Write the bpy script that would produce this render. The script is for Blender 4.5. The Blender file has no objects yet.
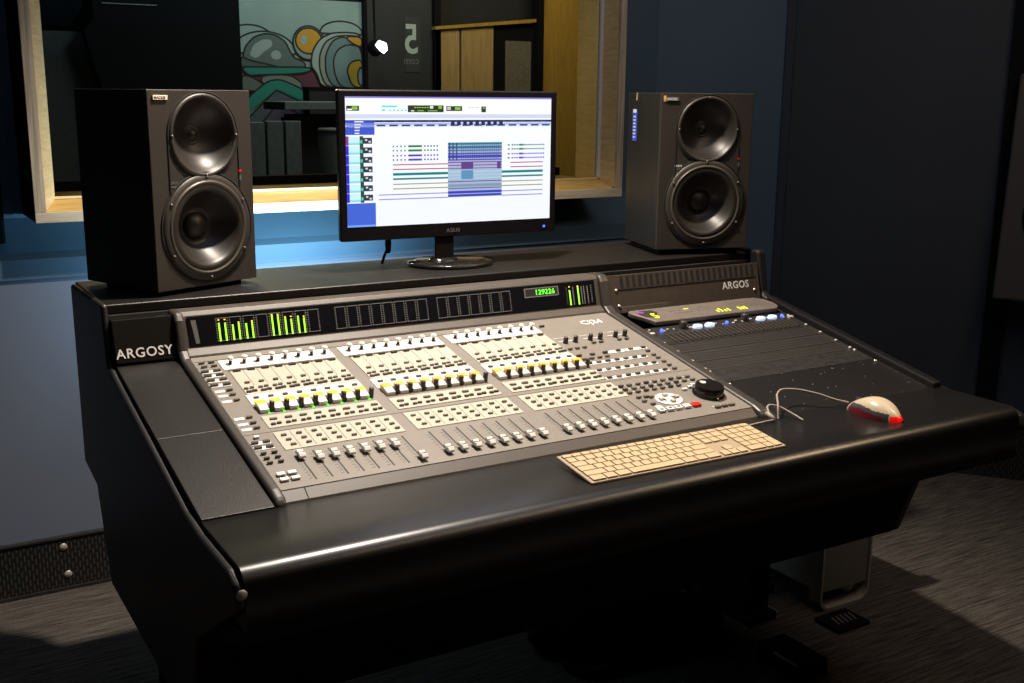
import bpy, bmesh, math, random
from mathutils import Matrix, Vector, noise
random.seed(4)
C = bpy.context.scene.collection
PI = math.pi

# ---------------------------------------------------------------- materials
def mat(name, col, rough=.5, metal=0., noise_amt=0., nscale=40., emit=None, estr=0., spec=.5, bump=0., bscale=200., coat=0.):
    m = bpy.data.materials.new(name); m.use_nodes = True
    nt = m.node_tree; b = nt.nodes['Principled BSDF']
    b.inputs['Roughness'].default_value = rough; b.inputs['Metallic'].default_value = metal
    b.inputs['Specular IOR Level'].default_value = spec
    b.inputs['Coat Weight'].default_value = coat
    tc = nt.nodes.new('ShaderNodeTexCoord')
    n = nt.nodes.new('ShaderNodeTexNoise'); n.inputs['Scale'].default_value = nscale; n.inputs['Detail'].default_value = 4
    nt.links.new(tc.outputs['Object'], n.inputs['Vector'])
    r = nt.nodes.new('ShaderNodeValToRGB')
    a = max(0, 1-noise_amt); z = 1+noise_amt
    r.color_ramp.elements[0].position = .35; r.color_ramp.elements[1].position = .65
    r.color_ramp.elements[0].color = (col[0]*a, col[1]*a, col[2]*a, 1)
    r.color_ramp.elements[1].color = (min(1, col[0]*z), min(1, col[1]*z), min(1, col[2]*z), 1)
    nt.links.new(n.outputs['Fac'], r.inputs['Fac']); nt.links.new(r.outputs['Color'], b.inputs['Base Color'])
    if bump:
        n2 = nt.nodes.new('ShaderNodeTexNoise'); n2.inputs['Scale'].default_value = bscale
        nt.links.new(tc.outputs['Object'], n2.inputs['Vector'])
        bp = nt.nodes.new('ShaderNodeBump'); bp.inputs['Strength'].default_value = bump; bp.inputs['Distance'].default_value = .002
        nt.links.new(n2.outputs['Fac'], bp.inputs['Height']); nt.links.new(bp.outputs['Normal'], b.inputs['Normal'])
    if emit:
        b.inputs['Emission Color'].default_value = (*emit, 1); b.inputs['Emission Strength'].default_value = estr
    return m

def wood(name, c1, c2, scale=(1, 1, 1), rough=.45, w=6., dist=4.):
    m = bpy.data.materials.new(name); m.use_nodes = True
    nt = m.node_tree; b = nt.nodes['Principled BSDF']; b.inputs['Roughness'].default_value = rough
    tc = nt.nodes.new('ShaderNodeTexCoord'); mp = nt.nodes.new('ShaderNodeMapping'); mp.inputs['Scale'].default_value = scale
    wv = nt.nodes.new('ShaderNodeTexNoise'); wv.inputs['Scale'].default_value = w; wv.inputs['Detail'].default_value = 6; wv.inputs['Distortion'].default_value = dist*.2
    r = nt.nodes.new('ShaderNodeValToRGB'); r.color_ramp.elements[0].color = (*c1, 1); r.color_ramp.elements[1].color = (*c2, 1)
    r.color_ramp.elements[0].position = .3; r.color_ramp.elements[1].position = .7
    nt.links.new(tc.outputs['Object'], mp.inputs['Vector']); nt.links.new(mp.outputs['Vector'], wv.inputs['Vector'])
    nt.links.new(wv.outputs['Fac'], r.inputs['Fac']); nt.links.new(r.outputs['Color'], b.inputs['Base Color'])
    return m

def carpet():
    m = bpy.data.materials.new('carpet'); m.use_nodes = True
    nt = m.node_tree; b = nt.nodes['Principled BSDF']; b.inputs['Roughness'].default_value = .95; b.inputs['Specular IOR Level'].default_value = .1
    tc = nt.nodes.new('ShaderNodeTexCoord'); mp = nt.nodes.new('ShaderNodeMapping'); mp.inputs['Scale'].default_value = (7, 120, 1)
    n = nt.nodes.new('ShaderNodeTexNoise'); n.inputs['Scale'].default_value = 1; n.inputs['Detail'].default_value = 6; n.inputs['Roughness'].default_value = .7
    n2 = nt.nodes.new('ShaderNodeTexNoise'); n2.inputs['Scale'].default_value = 260
    mx = nt.nodes.new('ShaderNodeMath'); mx.operation = 'MULTIPLY_ADD'; mx.inputs[1].default_value = .35
    r = nt.nodes.new('ShaderNodeValToRGB')
    r.color_ramp.elements[0].position = .48; r.color_ramp.elements[0].color = (.014, .012, .011, 1)
    r.color_ramp.elements[1].position = .85; r.color_ramp.elements[1].color = (.13, .115, .10, 1)
    L = nt.links.new
    L(tc.outputs['Object'], mp.inputs['Vector']); L(mp.outputs['Vector'], n.inputs['Vector']); L(tc.outputs['Object'], n2.inputs['Vector'])
    L(n2.outputs['Fac'], mx.inputs[0]); L(n.outputs['Fac'], mx.inputs[2]); L(mx.outputs[0], r.inputs['Fac'])
    L(r.outputs['Color'], b.inputs['Base Color'])
    bp = nt.nodes.new('ShaderNodeBump'); bp.inputs['Strength'].default_value = .8; bp.inputs['Distance'].default_value = .004
    L(mx.outputs[0], bp.inputs['Height']); L(bp.outputs['Normal'], b.inputs['Normal'])
    return m

def perforated(name, sx, sz, fg, bg, ax=(0, 2), fillx=.4, fillz=.6, stagger=True, rough=.5):
    """rows of slots: object coordinates, sx/sz = pitch in metres"""
    m = bpy.data.materials.new(name); m.use_nodes = True
    nt = m.node_tree; b = nt.nodes['Principled BSDF']; b.inputs['Roughness'].default_value = rough
    L = nt.links.new
    tc = nt.nodes.new('ShaderNodeTexCoord'); sp = nt.nodes.new('ShaderNodeSeparateXYZ'); L(tc.outputs['Object'], sp.inputs[0])
    def M(op, a, bb=None, cc=None):
        n = nt.nodes.new('ShaderNodeMath'); n.operation = op
        for i, v in enumerate((a, bb, cc)):
            if v is None: continue
            if isinstance(v, (int, float)): n.inputs[i].default_value = v
            else: L(v, n.inputs[i])
        return n.outputs[0]
    u = M('DIVIDE', sp.outputs[ax[0]], sx); v = M('DIVIDE', sp.outputs[ax[1]], sz)
    if stagger:
        par = M('FLOORED_MODULO', M('FLOOR', u), 2.); v = M('ADD', v, M('MULTIPLY', par, .5))
    fu = M('FRACT', u); fv = M('FRACT', v)
    h = M('MULTIPLY', M('LESS_THAN', fu, fillx), M('LESS_THAN', fv, fillz))
    mx = nt.nodes.new('ShaderNodeMix'); mx.data_type = 'RGBA'
    mx.inputs[6].default_value = (*fg, 1); mx.inputs[7].default_value = (*bg, 1)
    L(h, mx.inputs[0]); L(mx.outputs[2], b.inputs['Base Color'])
    L(M('SUBTRACT', .5, M('MULTIPLY', h, .5)), b.inputs['Specular IOR Level'])
    return m

M_ = {}
M_['desk'] = mat('desk_black_laminate', (.0075, .0062, .0055), .40, spec=.4, noise_amt=.12, nscale=90, bump=.25, bscale=500)
M_['deskblk'] = mat('desk_black_side', (.006, .006, .007), .5, noise_amt=.1, bump=.2, bscale=400)
M_['vinyl'] = mat('armrest_vinyl', (.0065, .006, .006), .32, noise_amt=.1, nscale=60, bump=.02, bscale=500, spec=.5)
M_['groove'] = mat('groove_black', (.002, .002, .002), .8)
M_['rail'] = mat('console_rail_grey', (.034, .029, .025), .42, noise_amt=.04)
M_['lip'] = mat('console_lip_grey', (.060, .049, .040), .5, noise_amt=.04)
M_['face'] = mat('console_face_grey', (.185, .167, .146), .5, noise_amt=.03)
M_['cream'] = mat('console_cream', (.42, .395, .325), .5, noise_amt=.03)
M_['pale'] = mat('console_white', (.74, .72, .70), .5, noise_amt=.01)
M_['btn'] = mat('button_grey', (.115, .10, .085), .45, noise_amt=.05)
M_['btnd'] = mat('button_dark', (.035, .03, .026), .45, noise_amt=.05)
M_['slot'] = mat('slot_black', (.012, .01, .01), .6)
M_['knobd'] = mat('knob_dark', (.035, .03, .028), .35)
M_['knobw'] = mat('knob_white', (.75, .73, .70), .35)
M_['silver'] = mat('silver', (.60, .58, .56), .3, metal=.3)
M_['yellow'] = mat('scribble_yellow', (.85, .55, .02), .5, emit=(.95, .62, .01), estr=.35)
M_['orange'] = mat('scribble_orange', (.8, .38, .02), .5, emit=(.9, .42, .01), estr=.3)
M_['green'] = mat('led_green', (.2, .8, .05), .5, emit=(.38, .95, .02), estr=1.3)
M_['dgreen'] = mat('digit_green', (.1, .9, .05), .5, emit=(.12, 1., .03), estr=1.4)
M_['peak'] = mat('led_amber', (.9, .4, .02), .5, emit=(1., .5, .02), estr=1.5)
M_['red'] = mat('led_red', (.8, .01, .005), .35, emit=(.9, .008, .004), estr=.45)
M_['rednotlit'] = mat('red_button', (.65, .012, .01), .4)
M_['glassblk'] = mat('bridge_glass', (.006, .006, .008), .12)
M_['tick'] = mat('meter_outline', (.15, .15, .15), .5)
M_['tickb'] = mat('meter_core', (.006, .006, .008), .2)
M_['purple'] = mat('purple_mark', (.25, .03, .35), .5, emit=(.3, .02, .4), estr=.15)
M_['rack'] = mat('rack_black', (.018, .0165, .016), .45, noise_amt=.3, nscale=60, bump=.2)
M_['racktop'] = mat('rack_brown_black', (.050, .038, .029), .42, noise_amt=.1, nscale=60)
M_['ventp'] = mat('vent_panel_black', (.022, .019, .016), .5, noise_amt=.15)
M_['ctl'] = mat('controller_grey', (.125, .105, .088), .5, noise_amt=.06)
M_['blue'] = mat('blue_lit', (.5, .6, 1.), .4, emit=(.50, .62, .95), estr=.75)
M_['bdot'] = mat('blue_led', (.05, .1, 1.), .4, emit=(.05, .12, 1.), estr=2.2)
M_['ylit'] = mat('yellow_led', (.7, .8, .02), .4, emit=(.75, .85, .02), estr=.7)
M_['key'] = mat('key_beige', (.48, .36, .215), .5, noise_amt=.05)
M_['kb'] = mat('keyboard_base', (.36, .28, .19), .4)
M_['mouse'] = mat('mouse_ivory', (.50, .42, .30), .28, noise_amt=.02)
M_['mgrey'] = mat('mouse_grey', (.05, .05, .05), .4)
M_['mred'] = mat('mouse_red_side', (.10, .004, .012), .4)
M_['cable'] = mat('cable_grey', (.26, .23, .20), .5)
M_['spk'] = mat('speaker_baffle', (.030, .025, .021), .42, noise_amt=.08, nscale=200, bump=.2, bscale=900)
M_['spkside'] = wood('speaker_wood_black', (.006, .006, .006), (.022, .019, .017), (60, 60, 2), .4)
M_['cone'] = mat('speaker_cone', (.020, .017, .015), .40, spec=.4)
M_['ring'] = mat('speaker_ring', (.09, .08, .07), .38, metal=.4)
M_['bez'] = mat('monitor_bezel', (.008, .007, .008), .22)
M_['gloss'] = mat('gloss_black', (.010, .009, .008), .1)
M_['txt'] = mat('lettering_silver', (.62, .60, .57), .4)
M_['txtd'] = mat('lettering_dim', (.12, .115, .11), .4)
M_['steel'] = mat('screw_steel', (.6, .57, .5), .3, metal=.7)
M_['alu'] = mat('aluminium', (.40, .38, .35), .4, metal=.3)
M_['mesh'] = perforated('tower_mesh', .004, .004, (.20, .20, .19), (.08, .08, .08), ax=(0, 2), fillx=.5, fillz=.5)
M_['cloth'] = mat('bag_fabric', (.0035, .0035, .004), .9, noise_amt=.3, bump=.5, bscale=80, spec=.1)
M_['wallU'] = mat('wall_paint_shaded', (.060, .115, .17), .6, noise_amt=.05, nscale=3, bump=.1, bscale=120)  # darker, bluer tone holds the shade and blue light above the lower wall
M_['wallL'] = mat('wall_greyblue_paint', (.125, .155, .215), .6, noise_amt=.04, nscale=3, bump=.1, bscale=120)
M_['wallR'] = mat('wall_slate_paint', (.030, .039, .053), .7, noise_amt=.08, nscale=2.5, bump=.15, bscale=150)
M_['wallR2'] = mat('wall_corner_paint', (.026, .038, .056), .7, noise_amt=.08, nscale=2.5)
M_['dark'] = mat('dark_paint', (.004, .004, .005), .8, noise_amt=.1, spec=.15)
M_['under'] = mat('under_black', (.0035, .0035, .0045), .7, spec=.12)
M_['ceil'] = mat('ceiling_dark', (.03, .03, .035), .8)
M_['ply'] = wood('plywood_edge', (.42, .35, .25), (.66, .58, .44), (1, 1, 30), .5, 4)
M_['plyv'] = wood('plywood_edge_vertical', (.30, .24, .17), (.60, .51, .38), (30, 1, 1), .5, 4)
M_['sill'] = wood('sill_wood', (.50, .31, .08), (.72, .47, .15), (2, 12, 2), .4)
M_['jamb'] = wood('jamb_wood', (.66, .46, .20), (.84, .64, .34), (2, 2, 16), .45)
M_['door'] = wood('door_wood', (.34, .19, .03), (.46, .28, .055), (14, 2, 1.2), .45)
M_['timb'] = wood('timber', (.30, .19, .07), (.44, .29, .12), (14, 2, 1.2), .5)
M_['scr'] = mat('screen_white', (.1, .1, .1), .3, emit=(.86, .90, 1.), estr=1.0)
M_['grey1'] = mat('live_grey', (.19, .22, .22), .7, noise_amt=.1)
M_['grey2'] = mat('live_panel_grey', (.22, .21, .18), .7, noise_amt=.1)
M_['grey3'] = mat('live_wall_grey', (.020, .021, .024), .8, noise_amt=.1)
M_['perf'] = perforated('baseboard_perforated', .0095, .030, (.006, .006, .007), (.06, .055, .05), fillx=.3, fillz=.62)
M_['lampglow'] = mat('reflected_lamp_glow', (1, 1, .95), .5, emit=(1, .97, .9), estr=14)

def flat(name, c, e=.0):
    return mat(name, c, .6, emit=c if e else None, estr=e)

# ---------------------------------------------------------------- mesh builder
class MB:
    def __init__(s): s.v = []; s.f = []; s.mi = []; s.sm = []
    def add(s, vs, fs, mi=0, smooth=False, M=None):
        o = len(s.v)
        for q in vs:
            q = Vector(q)
            if M is not None: q = M @ q
            s.v.append(tuple(q))
        for f in fs: s.f.append([o+i for i in f]); s.mi.append(mi); s.sm.append(smooth)
        return s
    def box(s, a, b, mi=0, M=None):
        x0, y0, z0 = a; x1, y1, z1 = b
        vs = [(x0,y0,z0),(x1,y0,z0),(x1,y1,z0),(x0,y1,z0),(x0,y0,z1),(x1,y0,z1),(x1,y1,z1),(x0,y1,z1)]
        return s.add(vs, [(0,3,2,1),(4,5,6,7),(0,1,5,4),(1,2,6,5),(2,3,7,6),(3,0,4,7)], mi, False, M)
    def cb(s, c, d, mi=0, M=None):
        return s.box([c[i]-d[i]/2 for i in range(3)], [c[i]+d[i]/2 for i in range(3)], mi, M)
    def prism(s, pts, x0, x1, mi=0, axis=0, M=None, smooth=False):
        """pts in the plane normal to axis; extruded x0..x1"""
        n = len(pts)
        def mk(x, p):
            return {0: (x, p[0], p[1]), 1: (p[0], x, p[1]), 2: (p[0], p[1], x)}[axis]
        vs = [mk(x0, p) for p in pts]+[mk(x1, p) for p in pts]
        s.add(vs, [tuple(range(n)), tuple(range(2*n-1, n-1, -1))], mi, False, M)
        if smooth: s.add(vs, [], mi, False, M)
        o = len(s.v)-2*n
        for i in range(n):
            j = (i+1) % n; s.f.append([o+i, o+n+i, o+n+j, o+j]); s.mi.append(mi); s.sm.append(smooth)
        return s
    def lathe(s, prof, n=32, mi=0, M=None, smooth=True, mis=None):
        """prof = (r, z) list, about local z"""
        vs = []
        for r, z in prof:
            for k in range(n):
                a = 2*PI*k/n; vs.append((r*math.cos(a), r*math.sin(a), z))
        o = len(s.v)
        for q in vs:
            q = Vector(q); s.v.append(tuple(M @ q if M is not None else q))
        for i in range(len(prof)-1):
            for k in range(n):
                k2 = (k+1) % n
                s.f.append([o+i*n+k, o+i*n+k2, o+(i+1)*n+k2, o+(i+1)*n+k]); s.mi.append(mis[i] if mis else mi); s.sm.append(smooth)
        return s
    def poly(s, pts, mi=0, M=None):
        return s.add(pts, [tuple(range(len(pts)))], mi, False, M)
    def build(s, name, mats, parent=None, bevel=0, seg=2, loc=None, rot=None):
        me = bpy.data.meshes.new(name); me.from_pydata(s.v, [], s.f)
        if not isinstance(mats, (list, tuple)): mats = [mats]
        for m in mats: me.materials.append(m)
        for p, mi, sm in zip(me.polygons, s.mi, s.sm): p.material_index = mi; p.use_smooth = sm
        me.update()
        o = bpy.data.objects.new(name, me); C.objects.link(o)
        if parent: o.parent = parent
        if loc: o.location = loc
        if rot: o.rotation_euler = rot
        if bevel:
            b = o.modifiers.new('bevel', 'BEVEL'); b.width = bevel; b.segments = seg; b.limit_method = 'ANGLE'; b.angle_limit = math.radians(40)
            b.harden_normals = False
        return o

def tag(o, label=None, cat=None, group=None, kind=None):
    if label: o['label'] = label
    if cat: o['category'] = cat
    if group: o['group'] = group
    if kind: o['kind'] = kind
    return o
def thing(name, label, cat, loc=(0,0,0), rot=(0,0,0), group=None):
    o = bpy.data.objects.new(name, None); C.objects.link(o); o.empty_display_size = .05
    o.location = loc; o.rotation_euler = rot
    return tag(o, label, cat, group)
def tube(name, pts, r, m, parent=None, cyclic=False):
    cu = bpy.data.curves.new(name, 'CURVE'); cu.dimensions = '3D'; cu.bevel_depth = r; cu.bevel_resolution = 3; cu.resolution_u = 10; cu.use_fill_caps = True
    sp = cu.splines.new('BEZIER'); sp.bezier_points.add(len(pts)-1)
    for b, q in zip(sp.bezier_points, pts): b.co = q; b.handle_left_type = b.handle_right_type = 'AUTO'
    sp.use_cyclic_u = cyclic; cu.materials.append(m)
    o = bpy.data.objects.new(name, cu); C.objects.link(o)
    if parent: o.parent = parent
    return o
def text(name, body, size, m, parent, loc, rot, ext=.0004, sx=1., space=1., align='LEFT'):
    cu = bpy.data.curves.new(name, 'FONT'); cu.body = body; cu.size = size; cu.extrude = ext; cu.space_character = space; cu.align_x = align; cu.offset = size*.014
    cu.materials.append(m); cu.resolution_u = 3
    o = bpy.data.objects.new(name, cu); C.objects.link(o); o.location = loc; o.rotation_euler = rot; o.scale = (sx, 1, 1)
    if parent: o.parent = parent
    return o
def struct(o, label=None): o['kind'] = 'structure'; return o
def copy_obj(o, parent=None):
    c = o.copy(); C.objects.link(c); c.parent = parent
    return c

# ================================================================ SETTING
WU, WL = 1.70, 1.55           # upper wall face, lower wall / board face
floor = struct(MB().box((-2.6, -3.2, -.05), (4.6, 4.6, 0)).build('floor', carpet()))
struct(MB().box((-2.6, -3.2, 2.75), (4.6, 4.6, 2.85)).build('ceiling', M_['ceil']))
# back wall with the opening of the window (x -.10..1.70, z 1.075..2.15)
mb = MB()
mb.box((-2.6, WU, .9665), (-.10, WU+.15, 2.75)); mb.box((1.735, WU, .9665), (2.75, WU+.02, 2.75))
mb.box((-.10, WU, .9665), (1.735, WU+.10, 1.048)); mb.box((-.10, WU, 2.14), (1.735, WU+.15, 2.75))
struct(mb.build('wall_back', M_['wallU']))
struct(MB().box((-2.6, WL+.008, 0), (2.2, WU+.15, .890)).build('wall_back_lower', M_['wallL']))
struct(MB().prism([(WL, .890), (WL, .943), (WL+.035, .957), (WU+.01, 1.046), (WU+.05, 1.046), (WU+.05, .890)], -2.6, 2.199).build('trim_1', M_['wallU']))  # darker band whose lower edge draws the window box's shadow line
struct(MB().prism([(2.05, WU-.0005), (2.56, WL), (2.56, WU+.15), (2.05, WU+.15)], .156, 2.75, 0, axis=2).build('trim_6', M_['wallU']))
struct(MB().box((-.187, WU-.022, 1.046), (-.150, WU-.001, 2.75)).build('trim_2', M_['wallU'], bevel=.003))
struct(MB().box((-2.7, -3.2, 0), (-2.6, 4.6, 2.75)).build('wall_left', M_['wallR']))
struct(MB().box((-2.6, -3.3, 0), (4.6, -3.2, 2.75)).build('wall_front', M_['wallR']))
struct(MB().box((4.6, -3.2, 0), (4.7, 4.6, 2.75)).build('wall_far_right', M_['dark']))
# angled right wall from the corner (2.55,1.55) towards (3.95,-.35)
a = Vector((2.55, 1.55, 0)); d = Vector((.506, -.661, 0)).normalized(); nrm = Vector((d.y, -d.x, 0))  # nrm points into the room (-,-)
ang = math.atan2(d.y, d.x)
def MW(org): return Matrix.Translation(org) @ Matrix.Rotation(ang, 4, 'Z')
wr = MB().box((0, 0, 0), (2.9, .12, 2.75)).build('wall_right', M_['wallR'], loc=a, rot=(0, 0, ang)); struct(wr)
struct(MB().box((-.01, -.012, 0), (.022, 0.0, 2.75)).build('trim_3', M_['wallR2'], loc=a, rot=(0, 0, ang), bevel=.003))
struct(MB().box((.765, -.03, .2), (.835, 0.0, 2.75)).build('trim_and_shade', M_['dark'], loc=a, rot=(0, 0, ang), bevel=.003))  # black strip; its upper length takes the place of a soft shadow
struct(MB().box((.835, -.008, 0.0), (2.2, 0.0, 2.75)).build('trim_5', M_['wallR2'], loc=a, rot=(0, 0, ang)))
# perforated baseboards
bb = struct(MB().box((-2.6, WL-.012, .008), (2.55, WL+.006, .155)).build('baseboard_back', M_['perf']))
mb = MB().box((-2.6, WL-.020, 0), (2.55, WL-.004, .009)).box((-2.6, WL-.016, .153), (2.55, WL+.004, .158))
mb.build('baseboard_rim', M_['rack'], bb)
mb = MB()
for x, z in ((-.115, .128), (-.108, .045)):
    mb.lathe([(0.0001, .004), (.009, .003), (.011, 0)], 14, 0, Matrix.Translation((x, WL-.012, z)) @ Matrix.Rotation(PI/2, 4, 'X'))
mb.build('bolt', M_['alu'], bb)
bb = struct(MB().box((0, -.03, .008), (2.9, -.008, .185)).build('baseboard_right', M_['perf'], loc=a, rot=(0, 0, ang)))
MB().box((0, -.036, 0), (2.9, -.01, .009)).box((0, -.034, .183), (2.9, -.008, .19)).build('baseboard_rim', M_['rack'], bb)

# window: protruding plywood box frame + glass
WF, WG = 1.45, 1.56
w1 = struct(thing('window_1', None, None)); 
zt = 2.14
fr = MB()
fr.box((-.127, WF, 1.048), (1.725, WF+.012, 1.075))                       # front edge bottom
fr.box((-.127, WF, zt), (1.725, WF+.012, zt+.03))
o = fr.build('window_frame', M_['ply'], w1, bevel=.001)
fr = MB(); fr.box((-.127, WF, 1.0752), (-.10, WF+.012, zt)); fr.box((1.70, WF, 1.0752), (1.725, WF+.012, zt))
fr.build('window_frame', M_['plyv'], w1, bevel=.001)
# outer dark cheeks of the box
MB().box((-.126, WF+.012, 1.049), (-.10, WU, zt+.03)).box((1.7236, WF+.012, 1.049), (1.7246, WU, zt+.03)).box((-.10, WF+.012, zt), (1.70, WU, zt+.03)).build('frame_cheek', M_['dark'], w1)
# sill (rising to the glass), jambs, outer sill
s_ = MB(); s_.prism([(WF+.012, 1.049), (WF+.012, 1.0755), (WG, 1.100), (WG, 1.049)], -.10, 1.70, 0)
s_.box((-.10, WG, 1.049), (1.70, 1.80, 1.098)); s_.build('window_sill', M_['sill'], w1)
MB().box((-.10, WG-.008, 1.0995), (1.70, WG+.004, 1.106)).build('glazing_bead', M_['jamb'], w1)
MB().box((-.10, 1.80, 1.04), (1.70, 1.835, 1.125)).build('sill_upstand', M_['dark'], w1)
j = MB(); j.prism([(-.0999, WF+.012), (-.060, WG), (-.060, 1.86), (-.0999, 1.86)], 1.08, zt, 0, axis=2); j.build('window_jamb', M_['jamb'], w1)
j = MB(); j.box((1.701, WF+.012, 1.08), (1.7235, 1.70, zt)); j.build('window_jamb', M_['jamb'], w1)
MB().box((1.690, WG-.012, 1.106), (1.701, WG+.006, zt)).build('glazing_bead', M_['pale'], w1)  # upright bead painted white for the bright reflection at the glass edge
gm = bpy.data.materials.new('window_glass'); gm.use_nodes = True; nt = gm.node_tree; nt.nodes.clear()
out = nt.nodes.new('ShaderNodeOutputMaterial'); mxs = nt.nodes.new('ShaderNodeMixShader'); tr = nt.nodes.new('ShaderNodeBsdfTransparent'); gl = nt.nodes.new('ShaderNodeBsdfGlossy')
tr.inputs['Color'].default_value = (.86, .90, .90, 1); gl.inputs['Roughness'].default_value = .02
lw = nt.nodes.new('ShaderNodeFresnel'); lw.inputs['IOR'].default_value = 1.45
nt.links.new(lw.outputs[0], mxs.inputs[0]); nt.links.new(tr.outputs[0], mxs.inputs[1]); nt.links.new(gl.outputs[0], mxs.inputs[2]); nt.links.new(mxs.outputs[0], out.inputs[0])
MB().box((-.06, WG-.003, 1.10), (1.698, WG+.002, zt)).build('window_pane', gm, w1)
# black acoustic panel left
t = MB().box((-.62, WU-.13, .985), (-.188, WU-.002, 2.3)).build('acoustic_panel', M_['dark'], bevel=.006)
tag(t, 'black fabric acoustic wall panel left of the plywood window frame', 'acoustic panel')

# ================================================================ LIVE ROOM beyond the glass
YR = 4.2
struct(MB().box((-2.6, 4.4, 0), (4.6, 4.5, 2.75)).build('wall_live_room', M_['grey3']))
t = thing('gobo_screen', 'large black screen beyond the glass, left of the painted mural', 'screen', (0, 0, 0))
MB().prism([(.60, 0), (.60, 1.30), (.51, 1.66), (.56, 1.72), (.56, 2.6), (1.27, 2.6), (1.27, 0)], YR-.06, YR-.01, 0, axis=1).build('screen_panel', M_['dark'], t)
MB().box((.62, YR-.08, 0), (.70, YR+.06, .03)).build('foot', M_['dark'], t); MB().box((1.15, YR-.08, 0), (1.23, YR+.06, .03)).build('foot', M_['dark'], t)
MB().box((.60, YR-.066, 1.79), (.86, YR-.058, 1.795)).build('top_rail', M_['grey1'], t)
t = MB().box((.18, YR+.02, 0), (.62, YR+.05, 1.66)).build('grey_partition', mat('part_grey', (.06, .062, .065), .8, noise_amt=.1)); tag(t, 'dull grey partition beyond the glass near the left window jamb', 'partition')

# mural: flat painted panel built from filled outlines
mu = thing('wall_mural', 'painted mural of abstract bubbles and hills seen through the window', 'mural', (1.29, YR, .95))
SX, SZ = .00554, .00518
def mp(px, py): return ((px-243)*SX, .0, 1.87-.95-(py)*SZ)   # mural panel coordinates
base = MB().box((-.02, .01, -.05), (.70, .03, .915)); base.build('mural_board', mat('mural_sky', (.30, .40, .38), .6, noise_amt=.06, nscale=5), mu)
art = MB(); cols = []
def colm(c):
    for i, (k, _) in enumerate(cols):
        if k == c: return i
    cols.append((c, flat('paint', c))); return len(cols)-1
BLK = (.012, .014, .016); lay = [0]
def blob(pts, c, o=1.7):
    """filled outline in mural pixels, black contour o px wide"""
    if len(pts) < 20 and not (pts[0] == (243, 70) and pts[1] == (300, 70)):
        for _ in range(3):
            q = []
            for i in range(len(pts)):
                a_, b_ = pts[i], pts[(i+1) % len(pts)]
                edge = lambda p: p[0] <= 243 or p[0] >= 364 or p[1] >= 88
                q += [a_ if edge(a_) and edge(pts[i-1]) and edge(b_) else (a_[0]*.8+b_[0]*.2, a_[1]*.8+b_[1]*.2), (a_[0]*.2+b_[0]*.8, a_[1]*.2+b_[1]*.8)]
            pts = q
    cx = sum(p[0] for p in pts)/len(pts); cy = sum(p[1] for p in pts)/len(pts)
    lay[0] += 1; y = .0095-lay[0]*.0006; o = 1.7 if o == 1.1 else o
    big = []
    n = len(pts)
    for i in range(n):
        p0, p1, p2 = pts[i-1], pts[i], pts[(i+1) % n]
        tx, ty = p2[0]-p0[0], p2[1]-p0[1]; l = math.hypot(tx, ty) or 1
        nx, ny = ty/l, -tx/l
        if (p1[0]-cx)*nx+(p1[1]-cy)*ny < 0: nx, ny = -nx, -ny
        big.append((p1[0]+nx*o, p1[1]+ny*o))
    def cl(p): return (min(max(p[0], 240.5), 366), min(max(p[1], 1), 180))
    f = lambda P, yy: [(mp(*cl(q))[0], yy, mp(*cl(q))[2]) for q in P]
    art.poly(f(big, y), colm(BLK)); art.poly(f(pts, y-.0003), colm(c))
def ell(cx, cy, rx, ry, a0=0, a1=360, n=28, rot=0):
    out = []
    for i in range(n+(0 if a1-a0 == 360 else 1)):
        t_ = math.radians(a0+(a1-a0)*i/n); x, y = rx*math.cos(t_), -ry*math.sin(t_); r_ = math.radians(rot)
        out.append((cx+x*math.cos(r_)-y*math.sin(r_), cy+x*math.sin(r_)+y*math.cos(r_)))
    return out
SKY = (.30, .40, .38); GR = (.13, .17, .17); PAL = (.36, .44, .42); TEAL = (.02, .25, .20); OR = (.62, .32, .03); MAR = (.13, .04, .07); ST = (.14, .22, .24); YEL = (.42, .27, .02)
blob([(243, 70), (300, 70), (364, 70), (364, 88), (300, 92), (243, 92)], MAR)
blob(ell(252, 46, 24, 17, 0, 180), SKY); blob(ell(266, 55, 30, 20, 0, 180), SKY)
blob(ell(344, 33, 21, 11, 0, 180), SKY)
blob([(245, 62), (248, 50), (256, 41), (266, 37), (277, 38), (286, 44), (290, 53), (294, 60), (303, 63), (306, 67), (298, 70), (280, 70), (268, 66), (256, 66)], GR)
blob([(251, 58), (255, 48), (264, 42), (273, 42), (274, 48), (264, 55), (258, 61)], PAL, .0); blob(ell(277, 57, 5, 4.5), PAL, 0)
blob([(243, 70), (243, 60), (252, 64), (268, 67), (284, 71), (270, 73)], (.10, .12, .12))
blob([(243, 70), (262, 70), (314, 69), (304, 74), (262, 76), (250, 77)], TEAL)
blob(ell(310, 44, 15, 16), (.28, .35, .33)); blob(ell(310, 42, 12.5, 12), OR); blob(ell(305, 41, 3.2, 5, rot=10), PAL, 0)
blob([(312, 67), (314, 52), (322, 40), (334, 34), (350, 33), (364, 34), (364, 88), (322, 88), (318, 74)], PAL)
blob([(321, 72), (321, 56), (327, 43), (338, 37), (352, 36), (364, 37), (364, 88), (327, 88)], (.28, .33, .30))
blob([(327, 74), (327, 56), (334, 42), (345, 37), (356, 43), (364, 46), (364, 88), (334, 88)], ST)
blob([(336, 74), (335, 60), (340, 50), (350, 45), (364, 47), (364, 88), (342, 88)], (.16, .25, .26))
blob([(348, 37), (364, 37), (364, 46), (356, 43)], OR)
blob([(349, 72), (352, 64), (358, 61), (364, 61), (364, 88), (354, 86)], YEL); blob([(360, 74), (364, 66), (364, 86), (361, 84)], ST)
blob([(243, 78), (252, 80), (262, 86), (262, 92), (243, 92)], (.14, .17, .15))
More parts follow.
